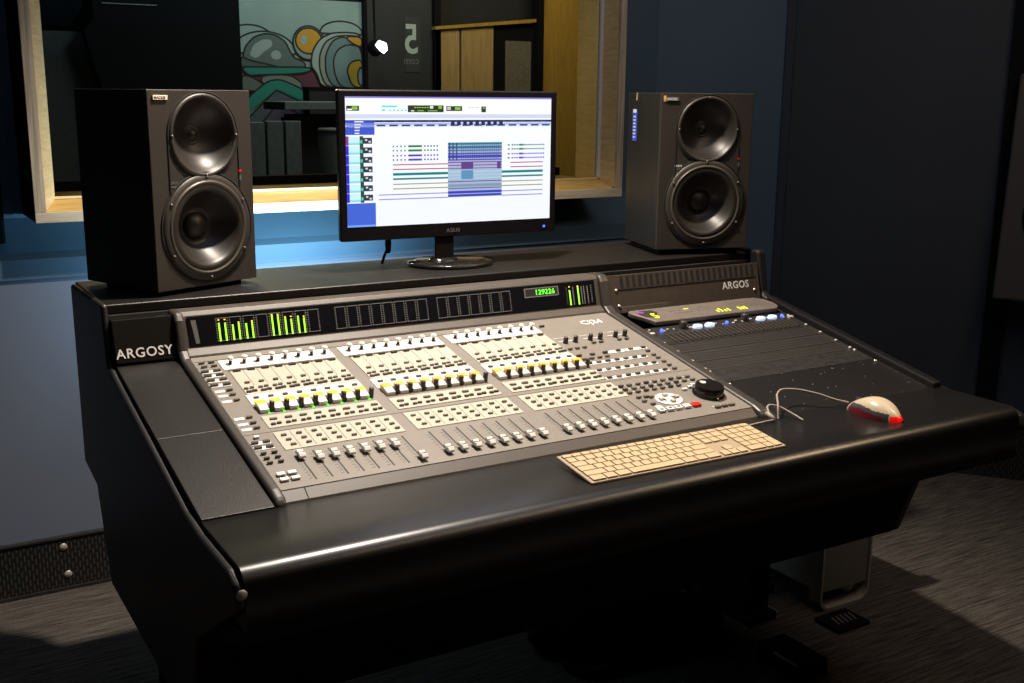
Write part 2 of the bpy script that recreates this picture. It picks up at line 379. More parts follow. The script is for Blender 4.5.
blob([(262, 78), (290, 77), (302, 86), (298, 92), (262, 86)], (.20, .23, .21))
blob([(243, 130), (243, 104), (273, 79), (304, 92), (304, 104), (276, 91), (252, 110)], TEAL)
blob([(243, 148), (244, 124), (275, 93), (304, 106), (304, 118), (278, 104), (252, 134)], (.09, .11, .14))
blob([(243, 170), (246, 142), (277, 106), (304, 120), (304, 170)], (.10, .07, .12))
art.build('mural_painting', [m for _, m in cols], mu)
# furniture in the live room, in front of the mural
t = thing('worktable', 'pale grey table standing in front of the mural beyond the glass', 'table', (1.58, 3.72, 0))
MB().box((-.27, -.10, 1.30), (.34, .22, 1.34)).build('tabletop', M_['grey1'], t, bevel=.004)
for x in (-.25, .30): MB().box((x-.02, -.08, 0), (x+.02, -.04, 1.265)).build('leg', M_['dark'], t)
MB().box((-.24, -.02, .2), (.32, .0, 1.28)).build('back_panel', M_['grey3'], t)
for i, (x, h) in enumerate(((1.105, 1.245), (1.195, 1.25), (1.285, 1.25))):
    t = MB().box((x, 3.55, 0), (x+.078, 3.60, h)).build('divider_board', M_['grey1'], bevel=.003)
    tag(t, ['left', 'middle', 'right'][i]+'most of three grey upright boards low beyond the glass', 'board', 'grey upright boards below the mural')
t = thing('bar_stool', 'pale stool with a flared body beyond the glass beside the monitor', 'stool', (1.432, 3.35, 0))
MB().lathe([(.0001, 1.20), (.055, 1.20), (.058, 1.18), (.045, 1.0), (.05, .8), (.09, .05), (.11, 0)], 20, 0).build('stool_body', mat('stool_pale', (.30, .33, .31), .5), t)
MB().lathe([(.0001, 1.225), (.055, 1.222), (.06, 1.205), (.0001, 1.201)], 20, 0).build('seat', M_['grey2'], t)
t = thing('dark_cabinet', 'black cabinet below the right half of the mural beyond the glass', 'cabinet', (1.76, 4.09, 0))
MB().box((-.165, -.03, 0), (.185, .05, 1.412)).build('carcass', M_['dark'], t)
MB().box((-.16, -.036, .05), (.18, -.031, 1.39)).build('door', M_['grey3'], t)
# dark door; the mirrored sign imitates a reflection in the window glass
t = thing('dark_panel_door', 'dark charcoal door with a number painted as a glass reflection beyond the glass', 'door', (2.19, YR, 0))
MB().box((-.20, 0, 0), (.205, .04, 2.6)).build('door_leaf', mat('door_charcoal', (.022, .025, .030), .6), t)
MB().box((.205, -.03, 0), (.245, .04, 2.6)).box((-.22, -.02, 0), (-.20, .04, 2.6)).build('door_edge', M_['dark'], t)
sg = mat('reflection_pale', (.42, .50, .48), .5)
text('number_reflection', '5', .225, sg, t, (.118, -.004, 1.605), (PI/2, 0, PI), sx=.85)
text('small_reflection', 'com', .06, mat('reflection_faint', (.12, .14, .14), .6), t, (.118, -.004, 1.545), (PI/2, 0, PI), sx=.9)
MB().box((.035, -.003, 1.50), (.13, .0, 1.80)).build('reflection_plate', mat('reflection_plate', (.032, .038, .042), .6), t)
# glowing lamp shape built in place of a reflection in the glass
t = thing('lamp_reflection', 'small glowing shape for a lamp reflected in the glass near the reflected number', 'lamp', (1.985, 4.05, 1.62))
MB().poly([(-.034, -.06, .012), (-.012, -.06, .038), (.030, -.06, .024), (.036, -.06, -.012), (.014, -.06, -.030), (-.010, -.06, -.014)]).build('reflection_glow', M_['lampglow'], t)
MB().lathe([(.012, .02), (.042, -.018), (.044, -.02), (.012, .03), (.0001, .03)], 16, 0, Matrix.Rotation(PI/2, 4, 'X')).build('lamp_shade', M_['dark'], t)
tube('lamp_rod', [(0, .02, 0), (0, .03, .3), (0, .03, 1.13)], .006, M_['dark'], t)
# timber panelling, dark window with grey blind, door slab
t = thing('timber_cladding', 'timber boarded screen with a sloping top beyond the glass', 'cladding', (0, YR, 0))
MB().prism([(2.40, 0), (2.40, 1.74), (2.552, 1.755), (2.552, 0)], -.03, 0, 0, axis=1).build('board', M_['timb'], t)
MB().prism([(2.566, 0), (2.566, 1.757), (2.775, 1.777), (2.775, 0)], -.03, 0, 0, axis=1).build('board', M_['timb'], t)
MB().prism([(2.39, 1.735), (2.39, 1.752), (3.06, 1.82), (3.06, 1.80)], -.05, 0, 0, axis=1).build('top_rail', M_['door'], t)
MB().box((2.775, -.02, 0), (3.06, 0, 1.79)).build('recess', M_['dark'], t)
MB().box((2.86, -.028, .6), (3.035, -.021, 1.69)).build('blind', mat('blind_grey', (.14, .12, .09), .8, noise_amt=.25, nscale=120), t)
t = MB().box((3.055, YR-.08, 0), (3.09, YR, 2.6)).build('dark_post', M_['dark']); tag(t, 'thin dark upright post left of the ochre wooden door slab', 'post')
t = thing('wooden_door', 'ochre wooden door slab seen through the window right of the monitor', 'door', (3.095, YR-.05, 0))
MB().box((0, 0, 0), (.30, .04, 2.6)).build('door_leaf', M_['door'], t)
MB().box((.30, -.01, 0), (.312, .04, 2.6)).build('door_edge', M_['dark'], t)
t = MB().box((3.41, YR-.08, 0), (3.95, YR-.02, 2.6)).build('pale_wood_panel', M_['timb']); tag(t, 'pale wooden wall panel beyond the glass beside the right window jamb', 'panel')

# ================================================================ DESK
TILT = math.atan(.2043); S_, C_ = math.sin(TILT), math.cos(TILT)
desk = thing('studio_desk', 'wide black studio desk with padded front armrest carrying the mixing console', 'desk', (0, 0, 0))
wing = [(.90, .975), (.57, .984), (.548, .870), (.50, .856), (.23, .798), (.02, .752), (-.06, .744), (-.2, .744), (-.232, .735), (-.243, .715), (-.243, .70), (.0, .545), (.06, .37), (.67, .37), (.76, .56), (.89, .578)]
for x0, x1 in ((-.142, -.129), (1.528, 1.556)):
    o = MB().prism(wing, x0, x1).build('side_panel', M_['deskblk'], desk, bevel=.008, seg=3)
MB().box((-.128, .612, .955), (1.527, .925, .975)).build('shelf', M_['desk'], desk, bevel=.0035, seg=3)
MB().box((.611, .6115, .9545), (.6125, .70, .9755)).build('shelf_joint', M_['groove'], desk)
MB().box((-.128, .60, .945), (1.527, .62, .9549)).build('shelf_underside', M_['groove'], desk)
# raised backing behind the bridge
MB().box((-.128, .63, .58), (1.527, .64, .954)).build('back_panel', M_['deskblk'], desk)
# name plate left of the bridge
MB().prism([(.615, .9545), (.558, .9545), (.529, .8735), (.615, .866)], -.128, -.0135).build('name_panel', M_['gloss'], desk, bevel=.002)
text('lettering', 'ARGOSY', .0262, M_['txt'], desk, (-.1265, .5318, .8835), (math.radians(70.3), 0, 0), sx=.98, space=1.1)
# sloped filler boards left of the console
def slope_pt(y, h=0): return (y, .757+.2043*y+h)
MB().prism([(.575, .878), (.232, .808), (.232, .78), (.575, .84)], -.128, -.0135).build('filler_panel', M_['desk'], desk, bevel=.001)
MB().prism([(.2305, .8077), (-.03, .7545), (-.03, .73), (.2305, .78)], -.128, -.0135).build('filler_panel', M_['desk'], desk, bevel=.001)
# tray under console and rack
MB().prism([(.60, .80), (-.02, .70), (-.02, .64), (.60, .64)], -.128, 1.527).build('tray', M_['deskblk'], desk)
# armrest: rounded padded bar
arm = [(-.018, .66), (-.018, .742), (-.026, .7515)]+[(-.2035, .7515)]+[(-.2105-.028*math.sin(a_*PI/18), .7235+.028*math.cos(a_*PI/18)) for a_ in range(0, 10)]+[(-.2385, .716), (-.2385, .66), (-.15, .64)]
MB().prism(arm, -.128, 1.527, smooth=True).build('armrest', M_['vinyl'], desk)
MB().prism([(-.2395, .6595), (-.2395, .645), (-.02, .545), (.02, .545), (.02, .66)], -.128, 1.527).build('apron', M_['under'], desk)
MB().prism([(.0, .60), (.0, .545), (.06, .372), (.08, .372), (.03, .60)], -.128, 1.527).build('knee_panel', M_['under'], desk)
MB().box((-.128, .08, .372), (1.527, .66, .39)).build('bottom_panel', M_['under'], desk)
# legs: two pedestals with steel edged feet
for x0, x1 in ((-.07, .0), (1.43, 1.50)):
    l = MB().box((x0, .42, .02), (x1, .62, .372)).build('leg', M_['under'], desk, bevel=.004)
    MB().box((x0-.02, .40, 0), (x1+.012, .72, .022)).build('foot', M_['under'], l, bevel=.002)
    MB().box((x1+.0125, .40, .018), (x1+.0145, .71, .0235)).build('foot_trim', M_['alu'], l)
# right hand lip beside the rack
MB().prism([(.50, .874), (-.04, .764), (-.04, .735), (.50, .84)], 1.5012, 1.5275).build('rack_cheek', M_['desk'], desk, bevel=.004)
# bolt at armrest corner
MB().lathe([(.0001, .003), (.006, .002), (.008, 0)], 12, 0, Matrix.Translation((-.134, -.243, .722)) @ Matrix.Rotation(PI/2, 4, 'X')).build('bolt', M_['alu'], desk)

# ================================================================ MIXING CONSOLE
W = .998; L_ = .5286
con = thing('mixing_console', 'large grey and cream mixing console with faders and lit meter bridge', 'mixing console', (0, 0, .7675), (TILT, 0, 0))
# chassis below the face
MB().prism([(-.002, -.004), (L_+.01, -.004), (L_+.01, -.032), (-.002, -.032)], -.002, W+.002).build('chassis', M_['slot'], con)
MB().prism([(0, 0), (L_, 0), (L_, -.0045), (0, -.0045)], 0, W).build('face_panel', M_['face'], con, bevel=.0008)
# front lip
MB().prism([(0, -.001), (-.022, -.010), (-.028, -.018), (-.028, -.024), (0, -.024)], .0, W).build('front_lip', M_['lip'], con, bevel=.002)
MB().prism([(-.001, -.0004), (-.022, -.0094), (-.022, -.0106), (-.001, -.0016)], .045, .0462).build('lip_joint', M_['groove'], con)
# meter bridge, local frame continues: positions are given in the console's world then moved into local
INV = Matrix.Rotation(-TILT, 4, 'X') @ Matrix.Translation((0, 0, -.7675))
def wl(p): return tuple(INV @ Vector(p))
def wprism(pts, x0, x1): return [((INV @ Vector((0, *p))).y, (INV @ Vector((0, *p))).z) for p in pts]
bz = [(.517, .8725), (.519, .8775), (.535, .888), (.553, .9505), (.560, .958), (.60, .958), (.60, .86), (.53, .86)]
MB().prism(wprism(bz, 0, 0), .0, W).build('meter_bridge', M_['lip'], con, bevel=.0015)
gl_ = [(.5365, .8925), (.5512, .9475)]     # glass line (y,z)
gv = Vector((0, gl_[1][0]-gl_[0][0], gl_[1][1]-gl_[0][1])); GH = gv.length; gang = math.atan2(gv.z, gv.y)
GM = INV @ Matrix.Translation((0, gl_[0][0], gl_[0][1])) @ Matrix.Rotation(gang, 4, 'X')   # x along, y up the glass, z out (towards -y)
g0 = MB().box((.014, -.001, -.002), (.985, GH+.001, .0016), 0, GM).build('bridge_glass', M_['glassblk'], con)
# rails left / right, rounded; follow the slope and rise to the bridge
for nm, x0, x1 in (('left', -.0125, .0075), ('right', W+.0005, W+.028)):
    pts = [(-.032, .742), (-.030, .757), (-.02, .765), (0, .772), (.25, .823), (.505, .876), (.522, .888), (.54, .945), (.552, .9595), (.60, .9595), (.60, .86), (.5, .84), (0, .74)]
    MB().prism(wprism(pts, 0, 0), x0, x1).build('side_rail', M_['rail'], con, bevel=.007, seg=4)

# meters
def meter(x, lit, k):
    mb = MB(); w_ = .0125
    mb.box((x-w_, .004, .0016), (x-w_+.0026, GH-.006, .0021), 0, GM)
    mb.box((x+w_-.0026, .004, .0016), (x+w_, GH-.006, .0021), 0, GM)
    mb.box((x-w_, .004, .0016), (x+w_, .0053, .0021), 0, GM); mb.box((x-w_, GH-.0075, .0016), (x+w_, GH-.006, .0021), 0, GM)
    for q in range(9):
        yy = .0075+q*.0048
        for s in (-1, 1): mb.box((x+s*.0112-.0014, yy, .0021), (x+s*.0112+.0014, yy+.0022, .00225), 1, GM)
    o = mb.build('level_meter', [M_['tick'], M_['tickb']], con)
    for s, (h, pk) in zip((-1, 1), lit):
        if h:
            MB().box((x+s*.0062-.0016, .004, .0022), (x+s*.0062+.0016, .004+h, .0027), 0, GM).build('level_bar', M_['green'], o)
            if pk: MB().box((x+s*.0062-.0016, pk, .0022), (x+s*.0062+.0016, pk+.0022, .0027), 0, GM).build('peak_light', M_['peak'], o)
Lit = {0: ((.037, .0455), (.036, .0455)), 1: ((.031, 0), (.033, .0375)), 2: ((.031, 0), (.033, .0375)), 4: ((.042, .0462), (.041, .0455)), 5: ((.034, .039), (.031, .039)), 6: ((.036, 0), (.031, .037))}
for bnk in range(3):
    for i in range(8):
        x = (.081, .333, .573)[bnk]+.0274*i
        if bnk == 2 and i > 6: continue
        meter(x, Lit.get(i, ((0, 0), (0, 0))) if bnk == 0 else ((0, 0), (0, 0)), i)
mb = MB().poly([(.026, .004, .0018), (.034, .004, .0018), (.030, GH-.006, .0018), (.020, GH-.006, .0018)], 0, GM); mb.build('bridge_scale', M_['txtd'], con)
dsp = MB().box((.787, .030, .0016), (.881, .052, .0024), 0, GM).build('time_display', M_['tick'], con)
MB().box((.790, .033, .0024), (.878, .0495, .0026), 0, GM).build('display_window', M_['slot'], dsp)
to = text('digits', '129226', .0165, M_['dgreen'], dsp, (0, 0, 0), (0, 0, 0), ext=.0002, sx=1.0, space=1.12)
to.matrix_basis = GM @ Matrix.Translation((.8155, .0355, .0029))
for x, h in ((.912, .036), (.936, .043)):
    MB().box((x-.0017, .003, .0018), (x+.0017, .003+h, .0024), 0, GM).build('level_bar', M_['green'], con)
    MB().box((x-.0017, .0455, .0018), (x+.0017, .048, .0024), 0, GM).build('peak_light', M_['peak'], con)
mb = MB()
for x in (.922, .946, .953, .963): mb.box((x-.0013, .003, .0017), (x+.0013, .046, .0019), 0, GM)
mb.build('meter_scale', M_['tick'], con); mb = MB()
for q in range(9): mb.box((.972, .006+q*.0048, .0017), (.976, .008+q*.0048, .0019), 0, GM)
mb.build('meter_scale', M_['tick'], con); mb = MB()
for q in range(9): mb.box((.902, .006+q*.0048, .0017), (.905, .0072+q*.0048, .0019), 0, GM)
mb.build('meter_scale', M_['tick'], con)

# face plates
B0 = (.056, .3035, .5505); PW = .2235; CH = [b+.0165+.0275*0 for b in B0]; PT = .0277
def chx(b, i): return B0[b]+.0165+PT*i
btns = []; dark_btns = []       # (x, v, w, d, mat)
def btn(x, v, w=.0085, dd=.0042, m='btn', h=.003): btns.append((x, v, w*1.1, dd*1.12, m, h*1.1))
for b in range(3):
    x0 = B0[b]+.001; x1 = x0+PW
    MB().box((x0-.004, .4555, 0), (x1+.001, .500, .0016)).build('white_strip', M_['pale'], con, bevel=.0005)
    MB().box((x0+.004, .340, 0), (x1, .4515, .0014)).build('channel_plate', M_['cream'], con, bevel=.0005)
    MB().box((x0, .299, 0), (x1, .3385, .0016)).build('white_strip', M_['pale'], con, bevel=.0005)
    MB().box((x0, .203, 0), (x1, .250, .0014)).build('channel_plate', M_['cream'], con, bevel=.0005)
    MB().box((x0, .120, 0), (x1, .186, .0014)).build('channel_plate', M_['cream'], con, bevel=.0005)
    mb = MB()
    for i in range(1, 8):
        xx = chx(b, i)-PT/2
        for v0, v1 in ((.376, .446), (.124, .183)): MB().box((xx-.0005, v0, .0014), (xx+.0005, v1, .0016)).build('channel_line', M_['btnd'], con)
    mb = MB().box((x0+.004, .447, .0014), (x0+.215 if b < 2 else x0+.13, .4535, .0030)); mb.build('label_strip', M_['btn'], con)
    for i in range(8):
        x = chx(b, i)
        # row of small trim knobs at top of channel
        k = MB().lathe([(.0034, .0), (.0034, .009), (.0058, .0095), (.0062, .012), (.0058, .0150), (.0001, .0156)], 14, 0, Matrix.Translation((x, .480, .001)), mis=[0, 0, 1, 1, 1])
        k.build('trim_knob', [M_['knobd'], M_['knobw']], con)
        btn(x+.002, .444, .012, .005, 'lip', .004)
        btn(x+.004, .388)
        btn(x-.0055, .3635, .007, .004); btn(x+.0055, .365, .007, .004); btn(x-.0045, .3495, .0085, .0045, 'btnd'); btn(x+.0065, .351, .0085, .0045, 'btnd')
        btn(x, .322, .009, .005, 'lip')
        btn(x+.002, .2325, .012, .0045); btn(x-.0045, .2135, .0075, .0045, 'btnd'); btn(x+.0065, .215, .0075, .0045, 'btnd')
        for v, dx in ((.170, -.001), (.152, .0015), (.134, .004)): btn(x+dx, v, .0085, .0042)
        # scribble display + encoder
        e = MB(); e.prism([(.262, 0), (.262, .0075), (.282, .0105), (.292, .0105), (.296, 0)], x-.0125, x+.0055)
        e = e.build('channel_display', M_['silver'], con, bevel=.0008)
        MB().prism([(.2815, .0112), (.295, .0112), (.295, .0060), (.2815, .0060)], x-.0128, x+.0058).build('display_band', M_['yellow'] if b == 0 else M_['orange'], e)
        MB().lathe([(.0052, 0), (.0048, .0165), (.0042, .0185), (.0001, .0190)], 14, 0, Matrix.Translation((x+.0112, .269, 0))).build('encoder_knob', M_['knobd'], con)
        if b == 0: MB().cb((x+.004, .2585, .001), (.004, .0025, .002)).build('green_light', M_['dgreen'], con)
        # fader
        sl = MB().box((x-.0014, .015, 0), (x+.0014, .107, .0005)).build('fader_slot', M_['slot'], con)
        if b == 0: fv = .022 if i == 7 else (.090 if i == 0 else .076)
        else: fv = .029
        cap = MB(); cap.prism([(-.0115, .004), (-.0115, .008), (-.006, .0125), (-.002, .010), (.002, .010), (.006, .0125), (.0115, .008), (.0115, .004)], -.0058, .0058, 0)
        cap.box((-.006, -.0012, .0092), (.006, .0012, .0108), 1); cap.box((-.0012, -.006, 0), (.0012, .006, .005), 2)
        cap.build('fader_cap', [M_['knobw'], M_['knobd'], M_['knobd']], con, bevel=.0008, loc=(x, fv, .0004))
    for i in range(8):
        mb = MB().box((chx(b, i)-.0054, .02, 0), (chx(b, i)-.0050, .0971, .00025))
        for q in range(9): mb.box((chx(b, i)-.0105, .02+q*.0095, 0), (chx(b, i)-.005, .0211+q*.0095, .0003))
        mb.build('fader_scale', M_['btn'], con)
MB().box((.0, .1905, 0), (W, .1915, .0005)).build('face_seam', M_['btn'], con)
MB().box((.01, .505, 0), (.78, .507, .0006)).build('face_seam', M_['btn'], con)
# left strip
for v in (.496, .478): btn(.021, v, .010, .004); btn(.040, v, .010, .004)
for v in (.455, .436, .415, .393):
    for x in (.016, .039): btn(x, v, .0125, .006, 'btnd')
for v in (.455, .436, .415, .393): MB().box((.009, v-.0062, 0), (.047, v+.0062, .0012)).build('white_strip', M_['pale'], con)
for v in (.368, .348, .324, .252, .230, .210): MB().box((.010, v-.0045, 0), (.028, v+.0045, .0010)).build('white_strip', M_['pale'], con); btn(.037, v, .010, .0045)
btn(.025, .176, .009, .005, 'pale')
for v in (.157, .139):
    for x in (.016, .036): btn(x, v, .011, .006, 'btnd')
for v in (.157, .139): MB().box((.009, v-.006, 0), (.043, v+.0055, .0012)).build('white_strip', M_['pale'], con)
for v in (.118, .101, .085):
    for x in (.018, .037): btn(x, v, .009, .004, 'btnd')
for v in (.044, .026):
    for x in (.022, .041): btn(x, v, .013, .008, 'pale')
# master section
for x in (.794, .820, .860, .887, .929, .955):
    MB().lathe([(.0058, 0), (.0052, .013), (.0046, .0145), (.0001, .015)], 16, 0, Matrix.Translation((x+.003, .392, 0))).build('master_knob', M_['knobd'], con)
def ws(a_, b_): MB().box(a_, b_).build('white_strip', M_['pale'], con)
for x in (.794, .860, .929): ws((x-.012, .399, 0), (x+.038, .401, .0009)); ws((x-.012, .418, 0), (x+.030, .4195, .0009))
for v, xs in ((.350, (.786, .805, .824)), (.367, (.86, .88, .93, .95))):
    for x in xs: btn(x, v+.006, .0095, .004)
for v, n, x0, xe, st in ((.319, 6, .785, .957, 0), (.278, 7, .785, .928, 1), (.241, 7, .785, .929, 1), (.203, 7, .785, .930, 1)):
    if st: ws((x0-.008, v-.0052, 0), (xe+.010, v+.0068, .0012))
    else: ws((.862, v-.0052, 0), (xe+.010, v+.0068, .0012))
    for i in range(n): btn(x0+(xe-x0)*i/(n-1), v, .0105, .0045, 'btnd' if i % 3 != 1 else 'btn')
for v in (.345, .335): pass
for i in range(4): btn(.786+.02*i, .300, .0095, .004)
for v in (.300, .278, .262, .241, .222, .203): btn(.956, v, .0095, .0045, 'btn'); 
for v, n, xe in ((.160, 9, .956), (.144, 9, .958), (.129, 7, .909)):
    for i in range(n): btn(.783+(xe-.783)*i/(n-1), v, .010, .0045, 'btnd' if (i+n) % 3 == 0 else 'btn')
    ws((.775, v+.0035, 0), (xe+.006, v+.0045, .0008))
for x, v in ((.789, .106), (.806, .104), (.790, .088), (.816, .100), (.80, .072)): btn(x, v, .0095, .0045)
ws((.797, .053, 0), (.812, .064, .0012))
# navigation pad
nv = MB(); nv.lathe([(.030, 0), (.030, .0016), (.0001, .0016)], 24, 0, Matrix.Translation((.848, .083, 0)) @ Matrix.Diagonal((1, .85, 1, 1)), smooth=False)
nv.build('navigation_pad', M_['pale'], con)
for dx, dv in ((-.019, 0), (.019, 0), (0, .014), (0, -.014)): btn(.848+dx, .083+dv, .010, .006, 'cream', .0045)
for dx, dv in ((-.012, 0), (.012, .0)): btn(.848+dx, .083+dv, .003, .012, 'btn', .002)
# transport
for x in (.797, .818, .839, .860): btn(x, .0405, .0145, .010, 'pale', .004)
for x in (.797, .818, .839): btn(x, .0405, .006, .0035, 'btn', .0052)
MB().cb((.884, .041, .003), (.020, .013, .006)).build('record_button', M_['rednotlit'], con, bevel=.001)
for x in (.924, .942, .960): btn(x, .0195, .013, .005, 'btn')
MB().box((.914, .0245, 0), (.970, .028, .0008)).build('white_strip', M_['cream'], con)
for x, v in ((.908, .108), (.928, .115), (.940, .122)): btn(x, v, .010, .0045, 'pale')
jw = MB().lathe([(.034, .0), (.034, .003), (.0305, .004), (.0305, .018), (.0285, .021), (.0001, .0215)], 36, 0, Matrix.Translation((.948, .079, 0)), smooth=True).build('jog_wheel', M_['gloss'], con)
MB().lathe([(.007, .0225), (.005, .0215), (.0001, .0212)], 16, 0, Matrix.Translation((.939, .092, 0))).build('finger_dimple', M_['silver'], jw)
o_ = jw.modifiers.new('e', 'EDGE_SPLIT'); o_.split_angle = .6
# logo lettering
text('lettering', 'C|24', .030, M_['pale'], con, (.898, .474, .0004), (0, 0, 0), ext=.0006, sx=1.0)
btn(.793, .487, .011, .003, 'btnd')
# realise buttons: nearest 100 are parts, the rest one part
def dist(b): 
    y = b[1]*C_; z = .7675+b[1]*S_
    return (b[0]+.53)**2+(y+1.61)**2+(z-1.38)**2
btns.sort(key=dist)
cache = {}
for x, v, w, dd, m, h in btns[:100]:
    key = (round(w, 4), round(dd, 4), m, h)
    if key not in cache:
        o = MB().cb((0, 0, h/2), (w, dd, h)).build('button', M_[m], con, bevel=.0006, seg=1); cache[key] = o
    else: o = copy_obj(cache[key], con)
    o.location = (x, v, .0014)
mb = MB(); ms = ['btn', 'btnd', 'lip', 'pale', 'cream']
for x, v, w, dd, m, h in btns[100:]: mb.cb((x, v, .0014+h/2), (w, dd, h), ms.index(m))
tag(mb.build('small_button', [M_[k] for k in ms], con), kind='stuff')

# ================================================================ RACK
RX0, RX1 = 1.036, 1.494
RT = math.atan(.2)
def rack_thing(name, label, cat, v0, group=None): return thing(name, label, cat, (0, v0*math.cos(RT), .757+v0*math.sin(RT)), (RT, 0, 0), group)
def rails(): pass
sc = MB().box((1.0295, -.045, -.02), (1.0355, .545, -.0005)); sc.box((1.4945, -.045, -.02), (1.5005, .53, -.0005))
rr = sc.build('rack_rail', M_['rack'], None, loc=(0, 0, .757), rot=(RT, 0, 0)); rr.parent = desk
def screws(t, vs, xs=(1.041, 1.489)):
    for v in vs:
        for x in xs: MB().lathe([(.0001, .0035), (.0035, .003), (.0045, .0008), (.0045, 0)], 10, 0, Matrix.Translation((x, v, .0015))).build('screw', M_['steel'], t)
# blank black panel at the front
t = rack_thing('rack_blank_panel', 'large dusty black blank rack panel behind the mouse', 'rack panel', -.045)
dm = mat('dusty_black', (.006, .005, .005), .42, noise_amt=.2, bump=.1)
nt = dm.node_tree; bs = nt.nodes['Principled BSDF']; tc = nt.nodes.new('ShaderNodeTexCoord'); vo = nt.nodes.new('ShaderNodeTexVoronoi'); vo.inputs['Scale'].default_value = 55
rp = nt.nodes.new('ShaderNodeValToRGB'); rp.color_ramp.elements[0].color = (.28, .24, .18, 1); rp.color_ramp.elements[0].position = .05; rp.color_ramp.elements[1].position = .09; rp.color_ramp.elements[1].color = (.006, .005, .005, 1)
nt.links.new(tc.outputs['Object'], vo.inputs['Vector']); nt.links.new(vo.outputs['Distance'], rp.inputs['Fac']); nt.links.new(rp.outputs['Color'], bs.inputs['Base Color'])
MB().box((RX0, .0, -.006), (RX1, .178, .001)).build('panel', dm, t, bevel=.0008); screws(t, (.165,))
t = rack_thing('rack_blank_panel', 'narrow plain black rack panel just in front of the perforated panels', 'rack panel', .134)
MB().box((RX0, .0, -.006), (RX1, .0600, .001)).build('panel', M_['rack'], t, bevel=.0008); screws(t, (.052,))
vents = [('rack_vent_panel', 'black perforated rack panel next to the narrow plain one', .195, .045), ('rack_vent_panel', 'black perforated rack panel in the middle of the sloping rack', .241, .052), ('rack_vent_panel', 'black perforated rack panel just in front of the slotted fader rack unit', .294, .047)]
for nm, lb, v0, dv in vents:
    t = rack_thing(nm, lb, 'rack panel', v0)
    MB().box((RX0, .0, -.006), (RX1, dv-.001, .001)).build('panel', M_['ventp'], t, bevel=.0008)
    mb = MB(); n = 62
    for i in range(n):
        x = RX0+.02+(RX1-RX0-.04)*i/(n-1)
        for y0, y1 in ((.008, .016), (.020, .028), (.032, .040)):
            if y1 < dv-.003: mb.add([(x-.0022, y0, .0012), (x+.0022, y0, .0012), (x+.0022, y1, .0012), (x-.0022, y1, .0012)], [(0, 1, 2, 3)])
    mb.build('vent_slots', M_['groove'], t); screws(t, (.006,))
# fader style unit with lit blue buttons
t = rack_thing('rack_controller', 'black rack controller with blue lit buttons and a row of slots', 'rack unit', .342)
MB().box((RX0, .0, -.006), (RX1, .096, .001)).build('panel', M_['rack'], t, bevel=.0008)
mb = MB()
for i in range(27):
    x = RX0+.035+i*.0148; mb.box((x-.0045, .006, .001), (x+.0045, .050, .0016), 0)
    mb.box((x+.0048, .006, .001), (x+.0084, .050, .0045), 1)
mb.build('slot_row', [M_['groove'], M_['racktop']], t)
for x in (1.190, 1.228, 1.393, 1.432):
    MB().lathe([(.0145, 0), (.0140, .005), (.0125, .0065), (.0001, .007)], 22, 0, Matrix.Translation((x, .070, .001)) @ Matrix.Diagonal((1, .62, 1, 1))).build('lit_button', M_['blue'], t)
for x in (1.083, 1.284, 1.467):
    MB().lathe([(.0042, 0), (.0042, .005), (.0001, .007)], 12, 0, Matrix.Translation((x, .072, .001))).build('blue_light', M_['bdot'], t)
for x in (1.151, 1.345):
    MB().lathe([(.010, 0), (.009, .016), (.0075, .018), (.0001, .0185)], 18, 0, Matrix.Translation((x, .078, .001))).build('knob', M_['knobd'], t)
mb = MB()
rnd = random.Random(8)
for i in range(26):
    x = RX0+.02+i*.0165
    if rnd.random() < .7: mb.cb((x, .066+rnd.random()*.02, .0018), (.004+rnd.random()*.004, .003, .0015))
mb.build('small_marking', M_['txt'], t)
screws(t, (.008, .072))
for x in (1.045, 1.485): MB().cb((x, .060, .003), (.014, .010, .006)).build('latch', M_['silver'], t, bevel=.001)
# grey hand controller lying in the top of the rack
t = rack_thing('meter_remote', 'grey flat remote unit with rounded ends and yellow markings above the blue buttons', 'rack unit', .440)
pts = [(1.085, 0), (1.47, -.002), (1.486, .012), (1.490, .035), (1.478, .062), (1.455, .076), (1.43, .078), (1.06, .078), (1.052, .070), (1.056, .055), (1.072, .030)]
MB().prism([(x, y) for x, y in pts], .004, .016, 0, axis=2).build('body', M_['ctl'], t, bevel=.003, seg=3)
MB().prism([(1.10, .02), (1.125, .05), (1.115, .066), (1.08, .066), (1.068, .05), (1.078, .03)], .0160, .0166, 0, axis=2).build('dark_window', M_['knobd'], t)
text('yellow_mark', '5', .040, M_['ylit'], t, (1.094, .017, .0170), (0, 0, 0), sx=.9)
MB().cb((1.078, .056, .0169), (.018, .008, .0006)).build('purple_mark', M_['purple'], t)
mb = MB(); rnd = random.Random(3)
for i in range(9): mb.cb((1.165+i*.014, .046+rnd.random()*.01, .0163), (.009, .0025, .0005), 0)
for i in range(7): mb.cb((1.17+i*.012, .034, .0163), (.007, .002, .0005), 0)
for i in range(22):
    for q in range(5): mb.cb((1.345+i*.0055, .026+q*.009, .0163), (.0030, .0022, .0005), 0)
mb.build('printing', M_['txtd'], t)
for x, h in ((1.290, .016), (1.302, .026), (1.314, .012), (1.326, .019), (1.362, .022), (1.372, .018), (1.382, .022)): MB().box((x-.0022, .012, .0160), (x+.0022, .012+h*.8, .0168)).build('yellow_bar', M_['ylit'], t)
MB().box((1.206, .050, .016), (1.222, .053, .0168)).build('yellow_bar', M_['ylit'], t)
